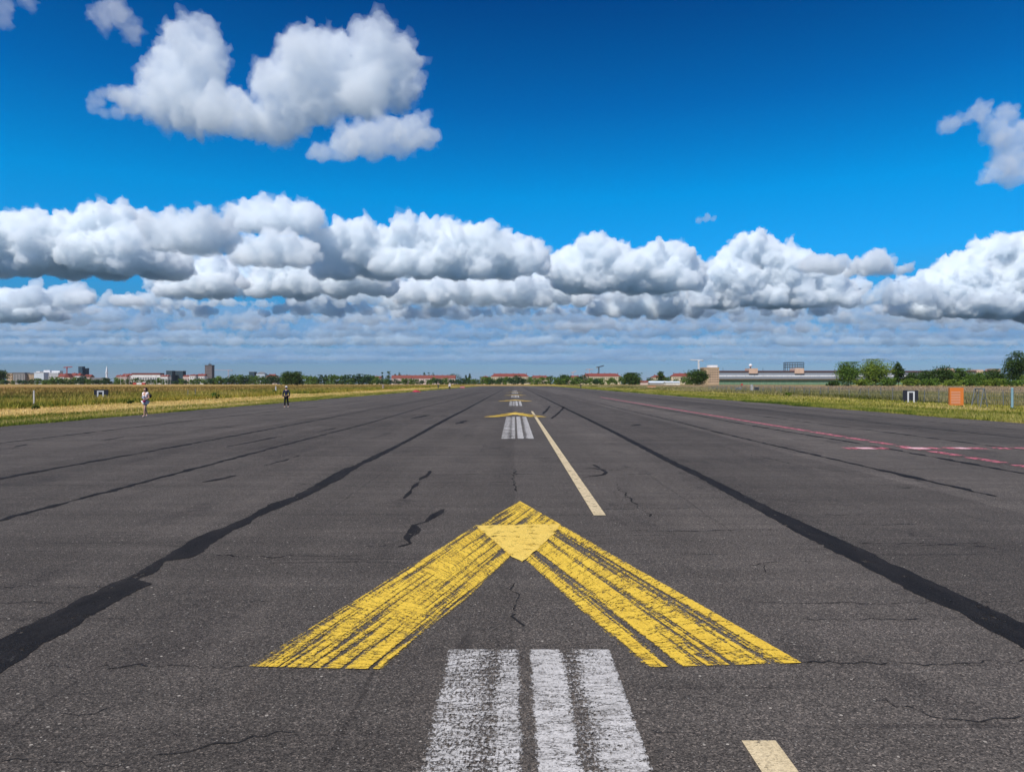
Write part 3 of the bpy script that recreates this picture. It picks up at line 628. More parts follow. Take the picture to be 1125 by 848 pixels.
# ------------------------------------------------------------------ trees
def crown_mesh(name, h, w, n, ls, mat, seed, shape='round', z0=.12):
    r_ = np.random.default_rng(seed); nc = max(14, n // 32); C = []
    while len(C) < nc:
        u = r_.normal(size=3); u /= np.linalg.norm(u); rad = r_.random() ** .45
        zz = u[2] * rad
        if shape == 'cone': t = (zz + 1) / 2; f = (1.05 - t) * 1.0; C.append((u[0] * f * rad, u[1] * f * rad, zz))
        elif shape == 'column': C.append((u[0] * rad * (1 - .25 * abs(zz)), u[1] * rad * (1 - .25 * abs(zz)), zz))
        else:
            b = 1 + .48 * noise.noise(Vector((u[0] * 1.7 + seed, u[1] * 1.7, u[2] * 1.7)))
            C.append((u[0] * rad * b, u[1] * rad * b, zz * b))
    C = np.array(C); C[:, :2] *= w / 2; zc = h * (1 + z0) / 2; C[:, 2] = zc + C[:, 2] * h * (1 - z0) / 2
    ci = r_.integers(0, nc, n); cs = min(w, h) * (.13 if shape == 'round' else .09)
    P = C[ci] + r_.normal(size=(n, 3)) * cs * np.array([1, 1, .75])
    P[:, 2] = np.clip(P[:, 2], h * .04, h * 1.02)
    a = r_.normal(size=(n, 3)); a /= np.linalg.norm(a, axis=1)[:, None]; b = np.cross(a, r_.normal(size=(n, 3))); b /= np.linalg.norm(b, axis=1)[:, None]
    s = (ls * (.6 + r_.random(n) * .8))[:, None]
    V = np.stack([P - a * s, P - b * s * .6, P + a * s, P + b * s * .6], 1).reshape(-1, 3)
    ct = r_.random(nc)
    tone = np.repeat(np.clip(ct[ci] * .6 + r_.random(n) * .4, 0, 1), 4)
    T = np.arange(4 * n).reshape(-1, 4)
    me = bpy.data.meshes.new(name); me.from_pydata(V.tolist(), [], T.tolist())
    at_ = me.attributes.new('tone', 'FLOAT', 'POINT'); at_.data.foreach_set('value', tone.astype(np.float32)); me.materials.append(mat); me.update()
    return me
def trunk_mesh(h, r, seed):
    r_ = random.Random(seed); b = MB(); b.tube((0, 0, -.1), (0, 0, h * .35), r, r * .75, 8); b.tube((0, 0, h * .35), (.02 * h, 0, h * .8), r * .75, r * .2, 6)
    for i in range(5):
        a = r_.uniform(0, 6.28); z = h * r_.uniform(.25, .55); b.tube((0, 0, z), (math.cos(a) * h * .22, math.sin(a) * h * .22, z + h * .2), r * .4, r * .1, 5)
    return b
def tree(label, x, ytop, Z, wpx, mat='leafA', n=900, seed=1, shape='round', z0=.1, ls=None, name='tree', group=None, cat='tree'):
    k = Z / F; h = hz(ytop, Z) - GZ; w = wpx * k
    t = thing(name, label, cat, (at(x, Z), Z, GZ), 0, group)
    link('crown', crown_mesh('crown', h, w, int(n * 1.9), ls or max(.18, k * .72), M[mat], seed, shape, z0), t)
    trunk_mesh(h, max(.12, h * .018), seed).build('trunk', M['bark'], t)
    return t
# right hand clump, nearest
Zr = 430
tree('dense green tree standing alone left of the tallest of the right-hand clump', 932, 398.5, Zr, 23, 'leafA', 2600, 101)
tree('tall bushy light green tree, largest of the clump before the terminal', 962, 395.5, Zr, 30, 'leafC', 3600, 102)
tree('slim dark green tree just right of the largest light green tree', 987, 398, Zr + 8, 12, 'leafB', 1400, 103, 'column')
tree('small rounded bush tree under the orange roof block', 1003, 410, Zr + 5, 18, 'leafB', 1300, 104)
tree('dark rounded tree rising behind the black sign', 1018, 407, Zr + 15, 20, 'leafB', 1500, 105)
tree('mid green tree with small peak left of the orange board', 1036, 402, Zr + 10, 20, 'leafB', 1800, 106)
tree('green tree directly behind the orange striped board', 1056, 405.5, Zr + 12, 22, 'leafA', 1800, 107)
tree('low spreading tree right of the orange striped board', 1076, 409, Zr + 10, 24, 'leafA', 1600, 108)
tree('broad dark tree beside the tall tree at the right edge', 1094, 406, Zr + 6, 26, 'leafB', 2000, 109)
tree('tallest dark tree at the right edge of the field', 1117, 386.5, Zr, 24, 'leafB', 3600, 110, 'column')
tree('low hedge-like bush at the foot of the lone dense green tree', 916, 419, Zr - 5, 14, 'leafB', 700, 111, name='bush', cat='bush', z0=0.)
for i, (x, yt, w_) in enumerate(((948,416,16),(975,415,18),(1000,416,20),(1022,416,22),(1046,417,22),(1068,416,22),(1090,416,24),(1112,416,24),(1135,412,26))):
    tree('low leafy bush in the undergrowth below the right-hand trees', x, yt, Zr - 10, w_, 'leafA' if i % 2 else 'leafC', 700, 120 + i, name='bush', cat='bush', z0=0., group='bushes below the right-hand trees')
tree('round dark green tree in front of the tan stair tower', 766, 406.5, 620, 22, 'leafB', 2600, 131)
tree('broad dark green tree just left of the low grey shed', 694, 410, 760, 19, 'leafB', 1800, 132)
tree('dark conifer beside the red roofs near the grey shed', 726, 408.5, 900, 9, 'leafB', 700, 133, 'column')
tree('round black-green tree above the treeline left of the dark crane', 620, 411.5, 1050, 10, 'leafB', 800, 134)
tree('big round green tree standing out of the treeline above the man in navy', 321, 408.5, 700, 22, 'leafB', 2600, 135)
tree('dark tree at the very left edge of the skyline', 1, 405, 1150, 11, 'leafB', 900, 136)
for i, (x, yt, w_, lab) in enumerate(((420,409,5,'slim conifer left of the tallest conifer on the far skyline'),(427,406.5,8,'tallest pointed conifer on the far skyline'),(434,409,4,'thin conifer right of the tallest conifer'),(439,407,5,'pointed conifer above the long red roof'),(447,409,5,'slim conifer further right above the long red roof'),(461,409,5,'dark conifer before the gap in the row of skyline conifers'),(466,409,6,'dark conifer leading the close row of skyline conifers'),(471,409,6,'middle conifer of the close row on the skyline'),(476,408.6,6,'last conifer of the close row on the skyline'),(482,410,4,'small conifer standing apart right of the close row'),(512,411,5,'left of two small dark skyline trees'),(516,410,5,'right of two small dark skyline trees'),(312,408.5,4,'small dark tree peeking up left of the big round tree'),(358,411,4,'small pointed tree in the left treeline'),(364,410,5,'pointed tree beside another in the left treeline'),(498,411,14,'low wide dark tree behind the long red roof'))):
    tree(lab, x, yt, 1290, w_, 'leafB', 260 if w_ < 9 else 500, 150 + i, 'cone' if w_ < 9 else 'round', name='conifer' if w_ < 9 else 'tree', z0=.03, ls=.75)
# the treeline: copies of five trees
protos = []
for i in range(5):
    h_ = 12.
    t = thing('treeline_tree', 'bushy green tree in the long treeline at the far end of the field', 'tree', (0, 0, GZ), 0, 'trees of the far treeline')
    link('crown', crown_mesh('crown', h_, 13., 420, .95, M['leafD' if i % 2 else 'leafA'], 200 + i, 'round', 0.02), t); trunk_mesh(h_, .25, i).build('trunk', M['bark'], t); protos.append(t)
used = set(); r_ = random.Random(5)
def lineup(x0, x1, Z, hpx, stepx, jit=.35):
    x = x0
    while x < x1:
        k = Z / F; i = r_.randrange(5); hp = hpx * r_.uniform(1 - jit, 1 + jit * .6); Zi = Z * r_.uniform(.96, 1.05)
        s = (hp * k + H) / 12.; sw = s * r_.uniform(.9, 1.3); loc = (at(x, Zi), Zi, GZ); rz = r_.uniform(0, 6.28)
        if i in used: copy_tree(protos[i], None, None, loc, rz, (sw, sw, s))
        else: used.add(i); p = protos[i]; p.location = loc; p.rotation_euler = (0, 0, rz); p.scale = (sw, sw, s)
        x += stepx * r_.uniform(.7, 1.3)
lineup(-12, 235, 1100, 5.0, 6.0); lineup(232, 410, 1080, 8.2, 5.6, .25); lineup(408, 540, 1050, 6.0, 5.5); lineup(535, 660, 940, 7.8, 6.2, .3); lineup(655, 765, 930, 6.5, 7.5, .4); lineup(1000, 1140, 640, 7, 12)
lineup(50, 130, 1120, 6.5, 11)

# ------------------------------------------------------------------ buildings
M['wtan'] = facade('tan_render', (.55, .40, .26)); M['wgrey'] = facade('grey_render', (.38, .36, .35)); M['wwhite'] = facade('white_render', (.78, .76, .74)); M['wcream'] = facade('cream_render', (.66, .56, .40))
M['wblue'] = facade('pale_blue_cladding', (.58, .66, .74)); M['wdark'] = facade('dark_cladding', (.055, .075, .09)); M['wbrown'] = facade('brown_grey_concrete', (.20, .165, .16)); M['wpink'] = facade('pinkish_render', (.70, .55, .50))
M['red'] = roofmat('red_tiles', (.21, .055, .045)); M['brick'] = roofmat('brown_red_tiles', (.20, .062, .05)); M['roofgrey'] = roofmat('grey_roofing', (.16, .16, .17)); M['roofwhite'] = facade('white_roof_sheet', (.80, .80, .82))
M['glass'] = plain('window_glass', (.05, .065, .08), .15, .3, .5, .5); M['bglass'] = plain('blue_glass', (.035, .085, .12), .2, .3, .3, .5)
M['steelred'] = plain('red_crane_steel', (.45, .07, .06), .6); M['steelpale'] = plain('pale_crane_steel', (.62, .42, .40), .6); M['steeldark'] = plain('dark_crane_steel', (.05, .055, .065), .6); M['steelwhite'] = plain('white_crane_steel', (.75, .72, .72), .6)
WIN = {}
def windows(root, x0, x1, z0, z1, y, nx, ny, fw, fh, mat):
    cw, ch = (x1 - x0) / nx, (z1 - z0) / ny; key = (round(cw * fw, 2), round(ch * fh, 2), mat.name)
    if key not in WIN:
        o = MB().box(-cw * fw / 2, cw * fw / 2, -.08, .1, -ch * fh / 2, ch * fh / 2).build('window', mat, root); WIN[key] = o.data; first = o
    else: first = None
    for j in range(ny):
        for i in range(nx):
            if first is not None: o = first; first = None
            else: o = link('window', WIN[key], root)
            o.location = (x0 + cw * (i + .5), y, z0 + ch * (j + .5))
def roof(root, kind, w, dp, z, rh, mat, ov=.5):
    a, b = -w / 2 - ov, w / 2 + ov; c, d = -dp / 2 - ov, dp / 2 + ov; z += .02
    if kind == 'gable': V = [(a, c, z), (b, c, z), (b, d, z), (a, d, z), (a, 0, z + rh), (b, 0, z + rh)]
    elif kind == 'front': V = [(a, c, z), (b, c, z), (b, d, z), (a, d, z), (0, c, z + rh), (0, d, z + rh)]
    else:
        q = min(dp / 2, w / 3); V = [(a, c, z), (b, c, z), (b, d, z), (a, d, z), (a + q, 0, z + rh), (b - q, 0, z + rh)]
    if kind == 'flat': return MB().box(a, b, c, d, z, z + rh).build('roof', mat, root)
    T = [(0, 3, 2, 1), (0, 1, 4), (1, 2, 5, 4), (2, 3, 5), (3, 0, 4, 5)] if kind == 'front' else [(0, 3, 2, 1), (0, 1, 5, 4), (1, 2, 5), (2, 3, 4, 5), (3, 0, 4)]
    return mesh('roof', V, T, mat, root)
def building(label, x0, x1, ywall, Z, wall, roofk=None, yroof=None, rmat='red', win=None, depth=14, name='building', cat='building', chim=0, wmat='glass', group=None, ov=.5):
    k = Z / F; w = (x1 - x0) * k; h = hz(ywall, Z) - GZ
    t = thing(name, label, cat, (at((x0 + x1) / 2, Z), Z + depth / 2, GZ), 0, group)
    MB().box(-w / 2, w / 2, -depth / 2, depth / 2, -.2, h).build('wall', M[wall], t)
    rf = None
    if roofk:
        rh = max((ywall - yroof) * k, .3); rf = roof(t, roofk, w, depth, h, rh, M[rmat], ov)
        for c in range(chim):
            x = -w / 2 + w * (c + .5 + .2 * math.sin(c * 3.)) / chim; MB().box(x - .5, x + .5, -.4, .4, h + rh * .55, h + rh + 1.1).build('chimney', M['brick'], rf)
    else: MB().box(-w / 2 - .15, w / 2 + .15, -depth / 2 - .15, depth / 2 + .15, h + .01, h + .35).build('parapet', M[wall], t)
    if win:
        nx, ny, fw, fh = win; z0 = max(2.5, h * .12); windows(t, -w / 2 + w * .03, w / 2 - w * .03, z0, h - .4, -depth / 2, nx, ny, fw, fh, M[wmat])
    return t
ZC = 1300
building('small tan block beside the dark tree at the left skyline edge', 7, 13.5, 410, ZC, 'wtan', 'flat', 409.6, 'roofgrey', (3, 3, .5, .5))
building('long grey building with tall vertical window strips on the left skyline', 14.5, 27, 410.5, ZC, 'wgrey', 'flat', 409.2, 'roofgrey', (7, 1, .38, .86), wmat='wdark')
building('plain tan office block between the grey building and the pale blue one', 27.4, 37, 411, ZC + 6, 'wtan', 'flat', 409.6, 'roofgrey', (6, 4, .5, .45))
building('pale bluish white block left of the white rooftop sheds', 37.4, 48, 409.5, ZC - 12, 'wblue', 'flat', 409, 'roofwhite', (5, 5, .55, .3), wmat='wwhite')
building('white hall with boxy white rooftop plant on the left skyline', 48.5, 64, 411.5, ZC + 25, 'wwhite', 'flat', 411, 'roofgrey', (9, 2, .6, .4))
t = building('stepped white rooftop block behind the white hall', 46, 64, 409.6, ZC + 60, 'wwhite', 'flat', 409.2, 'roofwhite')
for a, b, y0 in ((39, 43, 407.8), (47, 54, 406.6), (56, 65, 407.2)):
    k = (ZC + 60) / F; c = at((a + b) / 2, ZC + 60) - t.location.x; MB().box(c - (b - a) / 2 * k, c + (b - a) / 2 * k, -5, 5, hz(409.2, ZC + 60) + .1, hz(y0, ZC + 60)).build('rooftop_plant', M['roofwhite'], t)
building('house with long orange-red roof next to the cream gable', 63.5, 71.5, 414.2, ZC + 10, 'wwhite', 'gable', 410.5, 'red', (5, 1, .4, .4), chim=2)
building('cream gable-fronted house before the left red crane', 70.5, 76.5, 414.5, ZC - 20, 'wcream', 'front', 410.2, 'red', (3, 1, .4, .5), depth=12)
building('red-roofed house right of the cream gable house', 77, 82, 413, ZC + 20, 'wpink', 'gable', 409.8, 'red', (3, 1, .4, .4), chim=1)
building('narrow red-roofed house in front of the blue glass towers', 82.5, 88, 412.8, ZC + 5, 'wwhite', 'hip', 410, 'red', (3, 1, .4, .4), chim=1)
building('taller dark blue glass tower of the pair on the left skyline', 86, 90.5, 403, 1900, 'bglass' if False else 'wdark', 'flat', 402.6, 'roofgrey', (5, 9, .8, .7), wmat='bglass', depth=12)
building('shorter dark blue glass tower of the pair on the left skyline', 91, 95, 404.8, 1910, 'wdark', 'flat', 404.4, 'roofgrey', (4, 8, .8, .7), wmat='bglass', depth=12)
building('pink-roofed house left of the white minaret', 92, 99, 414, ZC + 30, 'wpink', 'gable', 411.5, 'red', (4, 1, .4, .4), chim=1)
building('low pale grey shed below the white minaret', 100, 113, 416, ZC - 40, 'wgrey', 'gable', 414.8, 'roofgrey', (7, 1, .5, .4))
building('pinkish white house with red eaves right of the white minaret', 127, 139, 413.8, ZC, 'wpink', 'gable', 412, 'red', (7, 2, .4, .4), chim=2)
building('long white gymnasium-like hall with flat brown roof behind the pale poles', 145, 176, 411.5, ZC + 15, 'wwhite', 'flat', 409.8, 'brick', (16, 1, .55, .35))
building('white house with pink tiled roof between long hall and dark block', 134, 146, 412.4, ZC + 40, 'wwhite', 'gable', 410.6, 'red', (6, 1, .4, .4), chim=1)
building('low white house at the right end of the long white hall', 176, 184, 413.6, ZC + 5, 'wwhite', 'gable', 411.8, 'red', (5, 1, .4, .4), chim=1)
building('dark square block in two parts looming over the poles', 182.5, 189, 407.6, 1500, 'wdark', 'flat', 407.2, 'roofgrey', (4, 5, .6, .5), wmat='bglass')
building('wide dark glass block right of the square dark block', 189.6, 201, 407.9, 1520, 'wdark', 'flat', 407.4, 'roofgrey', (7, 5, .6, .5), wmat='bglass')
building('bright white house left of the brown high-rise', 208, 214.5, 412.8, ZC, 'wwhite', 'gable', 411.4, 'brick', (3, 2, .35, .4), chim=1)
building('low white house behind the trees left of the brown high-rise', 201, 208, 413.6, ZC + 20, 'wpink', 'gable', 412, 'red', (4, 1, .4, .4), chim=1)
building('white house touching the brown high-rise', 216, 224.5, 413, ZC + 8, 'wwhite', 'gable', 410.8, 'red', (4, 2, .35, .4), chim=1)
t = building('brown grey concrete high-rise with rooftop mast', 225, 232.8, 401.6, 1500, 'wbrown', 'flat', 401, 'roofgrey', (5, 11, .5, .45), depth=13)
k = 1500 / F; MB().box(-.8 * k, 1.4 * k, -3, 3, hz(401, 1500) + .1, hz(399.8, 1500)).tube((.3 * k, 0, hz(399.8, 1500)), (.3 * k, 0, hz(397, 1500)), .4, .15).build('mast', M['steeldark'], t)
building('grey-blue block showing over the treeline right of the high-rise', 273.5, 279.5, 408.8, 1500, 'wdark', 'flat', 408.4, 'roofgrey', (4, 4, .6, .5), wmat='bglass')
building('pale block with curved-looking roof over the treeline', 281.5, 290.8, 410.6, 1450, 'wblue', 'hip', 408.6, 'roofgrey', (6, 2, .5, .4))
building('long red roof over the treeline left of the big round tree', 292, 304, 413.5, 1400, 'wpink', 'hip', 411, 'red', (6, 1, .4, .4), chim=2)
building('cream house with red roof facing the field left of the conifers', 408.5, 417.8, 415, 1150, 'wcream', 'gable', 413.2, 'red', (4, 2, .28, .4), chim=1)
for a, b, lab in ((430, 452, 'left wing of the long dull red roofed housing row behind the trees'), (452.8, 476, 'middle wing of the long dull red roofed housing row behind the trees'), (476.8, 500, 'right wing of the long dull red roofed housing row behind the trees')):
    building(lab, a, b, 415.6, 1250, 'wpink', 'gable', 412.2, 'brick', (12, 2, .35, .4), chim=4)
building('low red-brown roof left of the cream-walled red-roofed block', 528, 538, 415, 1200, 'wpink', 'hip', 413.2, 'brick', (6, 1, .4, .4), chim=1)
building('cream block under a bright red roof near the runway end', 539, 581, 413.6, 1150, 'wcream', 'hip', 410.4, 'red', (20, 2, .35, .4), chim=6)
building('dull red-roofed block right of the bright red roof', 582, 604, 415, 1180, 'wcream', 'hip', 412.6, 'brick', (10, 2, .35, .4), chim=3)
building('red-roofed cream house right of the black-green round tree', 624, 639, 415.2, 1100, 'wcream', 'hip', 412.6, 'red', (7, 2, .3, .4), chim=2)
building('cream block with long red roof beneath the dark crane', 640, 682, 413.4, 1120, 'wcream', 'hip', 410.2, 'red', (18, 2, .35, .45), chim=6)
building('red-roofed block hidden behind the dark conifer', 716, 732, 414.6, 1150, 'wcream', 'hip', 412, 'brick', (8, 2, .35, .4), chim=2)
building('red-roofed block left of the tree before the stair tower', 738, 764, 413.4, 1100, 'wcream', 'hip', 410, 'red', (12, 2, .35, .4), chim=4)
building('small pinkish hut left of the long grey shed', 704, 712, 420, 820, 'wpink', 'gable', 418.2, 'brick', (4, 1, .4, .5), name='hut', cat='hut', depth=6)
building('long low pale blue roofed shed behind the right meadow', 714, 731, 420.6, 800, 'wgrey', 'gable', 418.6, 'wblue', (8, 1, .4, .5), name='shed', cat='shed', depth=10)
building('low shed with white front right of the pale blue roofed shed', 731.4, 747, 420.2, 790, 'wwhite', 'gable', 418.8, 'wblue', (7, 1, .4, .5), name='shed', cat='shed', depth=10)
for a, b, m_, lab in ((146.5, 150.3, 'steelred', 'red shipping container left of the white pair below the white hall'), (150.6, 153.2, 'wwhite', 'left white container between the red ones below the white hall'), (153.5, 156, 'wwhite', 'right white container between the red ones below the white hall'), (156.3, 159.8, 'steelred', 'red shipping container right of the white pair below the white hall')):
    Zc = 900; k = Zc / F; w = (b - a) * k; t = thing('container', lab, 'container', (at((a + b) / 2, Zc), Zc, GZ), 0, 'containers at the far side of the left field')
    MB().box(-w/2, w/2, -1.2, 1.2, .1, 2.6).build('body', M[m_], t)
    for i in range(4): MB().box(-w/2 + w * (i + .3) / 4, -w/2 + w * (i + .6) / 4, -1.28, -1.19, .2, 2.5).build('corrugation', M[m_], t)
# minaret
Zm = 1400; t = thing('minaret', 'slender white tower with pointed spire on the left skyline', 'tower', (at(117.3, Zm), Zm, GZ)); hh = hz(402, Zm)
MB().box(-3.5, 3.5, -3, 3, 0, hh * .36).build('base', M['wwhite'], t)
MB().lathe([(1.9, hh * .36), (1.7, hh * .72)], 10).build('shaft', M['roofwhite'], t)
MB().lathe([(2.4, hh * .60), (2.7, hh * .63), (2.7, hh * .66), (1.9, hh * .66)], 10).build('balcony', M['roofwhite'], t)
MB().lathe([(1.9, hh * .72), (1.2, hh * .86), (.08, hh)], 10).build('spire', M['roofwhite'], t)

def lattice(b, p, q, w, n, r):
    p, q = Vector(p), Vector(q); d = (q - p); a = d.orthogonal().normalized(); c = d.normalized().cross(a); cs = [(a * i + c * j) * w / 2 for i, j in ((1, 1), (1, -1), (-1, -1), (-1, 1))]
    for o in cs: b.tube(p + o, q + o, r, r, 4)
    for i in range(n):
        for f in range(4): b.tube(p + d * i / n + cs[f], p + d * (i + 1) / n + cs[(f + 1) % 4], r * .6, r * .6, 4)
    return b
def crane(label, x, ytop, Z, jib, back, mat, rise=0., r=.28):
    k = Z / F; h = hz(ytop, Z); t = thing('tower_crane', label, 'crane', (at(x, Z), Z, GZ))
    lattice(MB(), (0, 0, 0), (0, 0, h), 1.9, 12, r).build('mast', M[mat], t)
    MB().box(-1.3, 1.3, -1.5, 1., h, h + 2.4).build('cab', M[mat], t)
    lattice(MB(), (0, 0, h + 2.6), (jib * k, 0, h + 2.6 + rise * k), 1.5, 12, r * .8).build('jib', M[mat], t)
    c = lattice(MB(), (0, 0, h + 2.6), (-back * k * (1 if jib > 0 else -1), 0, h + 2.4), 1.4, 5, r * .8).build('counter_jib', M[mat], t)
    xx = -back * k * (1 if jib > 0 else -1); MB().box(xx - 1.2, xx + 1.2, -.9, .9, h + .4, h + 2.6).build('counterweight', M['wgrey'], c)
crane('red tower crane above the red roofs on the left skyline', 73.5, 404.6, 1700, 6, 3.5, 'steelred', .4)
crane('thin pale tower crane with long jib right of the high-rise', 251, 407.8, 1900, -16, 4, 'steelpale', .2, .16)
crane('faint pink crane just left of the pair beside the dark crane', 629.5, 410.2, 1900, 3.5, 2, 'steelpale', 1.6, .2)
crane('short red crane left of the dark crane over the red roof', 647.5, 406.8, 1800, 4.5, 3.5, 'steelpale', -.3, .22)
crane('dark luffing crane over the long red roof', 657.8, 404.6, 1500, 5.5, 2.4, 'steeldark', 1.6, .34)
crane('tall white tower crane with red cab behind the round dark tree', 767.6, 397.2, 1400, -9, 4.5, 'steelwhite', .3, .34)

# terminal with hangar doors
M['green'] = facade('green_hangar_door', (.17, .28, .19)); M['terr'] = facade('terminal_stone', (.55, .42, .31)); M['band'] = plain('clerestory_glass', (.45, .52, .56), .3, .15); M['slate'] = plain('slate_canopy', (.24, .26, .30), .6); M['redtrim'] = plain('dark_red_roof_edge', (.10, .045, .05), .7)
Zt = 800; kt = Zt / F; xa, xb = at(791, Zt), at(1102, Zt); xm = (xa + xb) / 2; w = xb - xa
T_ = thing('terminal_building', 'very long low airport terminal with green hangar doors and white window band', 'building', (xm, Zt + 20, GZ)); L_ = w / 2
zz = lambda y: hz(y, Zt)
MB().box(-L_, L_, -8, 20, 0, zz(416.2)).build('wall', M['terr'], T_)
nd = 44
for i in range(nd):
    a = -L_ + w * i / nd; d = MB()
    d.box(a + .12, a + w / nd - .12, -8.25, -7.98, .1, zz(417.6))
    for j in range(1, 4): q = a + w / nd * j / 4; d.box(q - .07, q + .07, -8.4, -8.24, .2, zz(417.7))
    d.build('hangar_door', M['green'], T_)
MB().box(-L_ - .4, L_ + .4, -10.5, 20, zz(416.2) + .02, zz(414.9)).build('canopy', M['slate'], T_)
MB().box(-L_, L_, -9, 18, zz(414.9) + .02, zz(413.7)).build('lower_band', M['slate'], T_)
nb = 30
for i in range(nb):
    a = -L_ + w * i / nb; MB().box(a + .25, a + w / nb - .25, -9.3, -5, zz(413.7) + .02, zz(412.2)).build('window_band', M['roofwhite'], T_)
MB().box(-L_, L_, -7.5, 18, zz(412.2) + .02, zz(408.4)).build('upper_wall', M['slate'], T_)
MB().box(-L_ - .3, L_ + .3, -8.2, 19, zz(408.4) + .02, zz(407)).build('roof', M['redtrim'], T_)
M['orangeblk'] = facade('peach_stone', (.66, .46, .36))
for a, b, y0 in ((826.5, 836, 404.4), (877.5, 887.5, 404.4), (992.5, 997, 405), (1044, 1055, 404.6), (1080, 1087, 406), (1099, 1106, 405)):
    o = MB().box(at(a, Zt) - xm, at(b, Zt) - xm, -9.6, 6, zz(410), zz(y0)).build('stair_block', M['orangeblk'], T_)
    if a == 826.5:
        c = at(831, Zt) - xm; MB().lathe([(.8, zz(404.4)), (.6, zz(402.6))], 8, (c, 0)).build('dome_stand', M['steeldark'], o); MB().lathe([(.5, zz(402.6)), (1.7, zz(402)), (2.1, zz(401)), (1.7, zz(399.9)), (.5, zz(399.2))], 14, (c, 0)).build('radome', M['roofwhite'], o, True)
    elif a != 826.5: MB().box(at(a, Zt) - xm + 1, at(b, Zt) - xm - 1, -4, 4, zz(y0) + .02, zz(y0) + .5).build('block_cap', M['wgrey'], o)
for xq in (800, 845, 1060): MB().tube((at(xq, Zt) - xm, 0, zz(407)), (at(xq, Zt) - xm, 0, zz(403.4)), .22, .1).build('roof_mast', M['steeldark'], T_)
Zs = 760; ks = Zs / F; t = thing('stair_tower', 'tan banded stair tower with white rooftop box at the end of the terminal', 'tower', (at(781.5, Zs), Zs + 7, GZ)); w = 17 * ks
zs = lambda y: hz(y, Zs)
MB().box(-w / 2, w / 2, -7, 7, 0, zs(404.4)).build('wall', M['wtan'], t); MB().box(-w / 2 - .4, w / 2 + .2, -7.4, 7.3, zs(404.4) + .02, zs(403.6)).build('cornice', M['wtan'], t)
for j in range(6): MB().box(-w * .16, w / 2 + .1, -7.25, -6.9, 1.5 + j * 2.6, 2.1 + j * 2.6).build('floor_band', M['orangeblk'], t)
windows(t, -w * .14, w * .48, 2.2, 17., -7, 4, 6, .45, .35, M['glass']); MB().box(-w * .12, w * .45, -4, 4, zs(403.6) + .02, zs(401)).build('rooftop_box', M['roofwhite'], t)
# gasometer
Zg = 1700; kg = Zg / F; t = thing('gasholder', 'dark open iron gasholder frame rising behind the terminal roof', 'gasholder', (at(872, Zg), Zg, GZ)); rg = 10.5 * kg
y0, y1 = hz(412, Zg), hz(398, Zg)
for z_ in (hz(398.3, Zg), hz(400.8, Zg), hz(403.4, Zg)):
    b = MB()
    for i in range(24): a, c = 2*math.pi*i/24, 2*math.pi*(i+1)/24; b.tube((rg*math.cos(a), rg*math.sin(a), z_), (rg*math.cos(c), rg*math.sin(c), z_), .55, .55, 5)
    b.build('ring', M['steeldark'], t)
for i in range(24): a = 2*math.pi*i/24; MB().tube((rg*math.cos(a), rg*math.sin(a), 0), (rg*math.cos(a), rg*math.sin(a), y1), .4, .35, 5).build('column', M['steeldark'], t)

# ------------------------------------------------------------------ poles, posts, fence, signs
M['galv'] = plain('galvanised_steel', (.19, .20, .20), .5, .2, 3, .4, .3); M['palepaint'] = plain('pale_post_paint', (.52, .50, .48), .7); M['blackboard'] = plain('black_sign_board', (.022, .024, .035), .6); M['whiteboard'] = plain('white_sign_paint', (.58, .58, .59), .6)
M['orange'] = plain('orange_board', (.62, .18, .035), .6, .15); M['stripew'] = plain('pale_board_stripe', (.72, .44, .33), .6); M['wood'] = plain('weathered_wood', (.30, .24, .19), .9)
Zp = 960
first = None
for x, yt in ((132.5, 413), (138.2, 411.6), (142.2, 413), (166, 412.6), (172, 413), (178.2, 411.8), (181.4, 412), (184.2, 412), (187, 412.4)):
    if first is None:
        first = thing('lamp_pole', 'thin pale pole in the row below the far white halls', 'pole', (at(x, Zp), Zp, GZ), 0, 'pale poles below the far halls')
        MB().tube((0, 0, 0), (0, 0, 10), .22, .14, 6).build('shaft', M['palepaint'], first); MB().box(-.5, .5, -.25, .25, 10., 10.35).build('lamp_head', M['palepaint'], first)
        o = first
    else: o = copy_tree(first, loc=(at(x, Zp), Zp, GZ))
    o.scale = (1, 1, (hz(yt, Zp)) / 10.2)
def post(label, x, yb, yt, r, mat='palepaint', foot=True, name='marker_post'):
    X, Z = gp(x, yb); h = (yb - yt) * Z / F; t = thing(name, label, 'post', (X, Z, GZ), 0.1)
    MB().box(-r, r, -r * .7, r * .7, 0, h).build('shaft', M[mat], t); MB().lathe([(r * 1.2, h), (r * 1.2, h + .03), (r * .4, h + .07)], 8).build('cap', M[mat], t)
    if foot: MB().lathe([(r * 3.4, -.02), (r * 3.2, .22), (r * 1.4, .34)], 10).build('foot', M['blackboard'], t)
post('white marker post on a dark foot in the left meadow', 37.3, 447, 429, .05)
post('short pale post at the meadow edge left of the man in navy', 303, 431, 424.2, .12, foot=False)
post('thin pale post in the left meadow right of the walking woman', 206.5, 437, 428, .03, 'galv', foot=False)
post('second thin pale post right of the walking woman in the grass', 214.5, 436, 427, .03, 'galv', foot=False)
post('low white post beside the dark box behind the right meadow', 826, 431.4, 422.6, .22, foot=False)
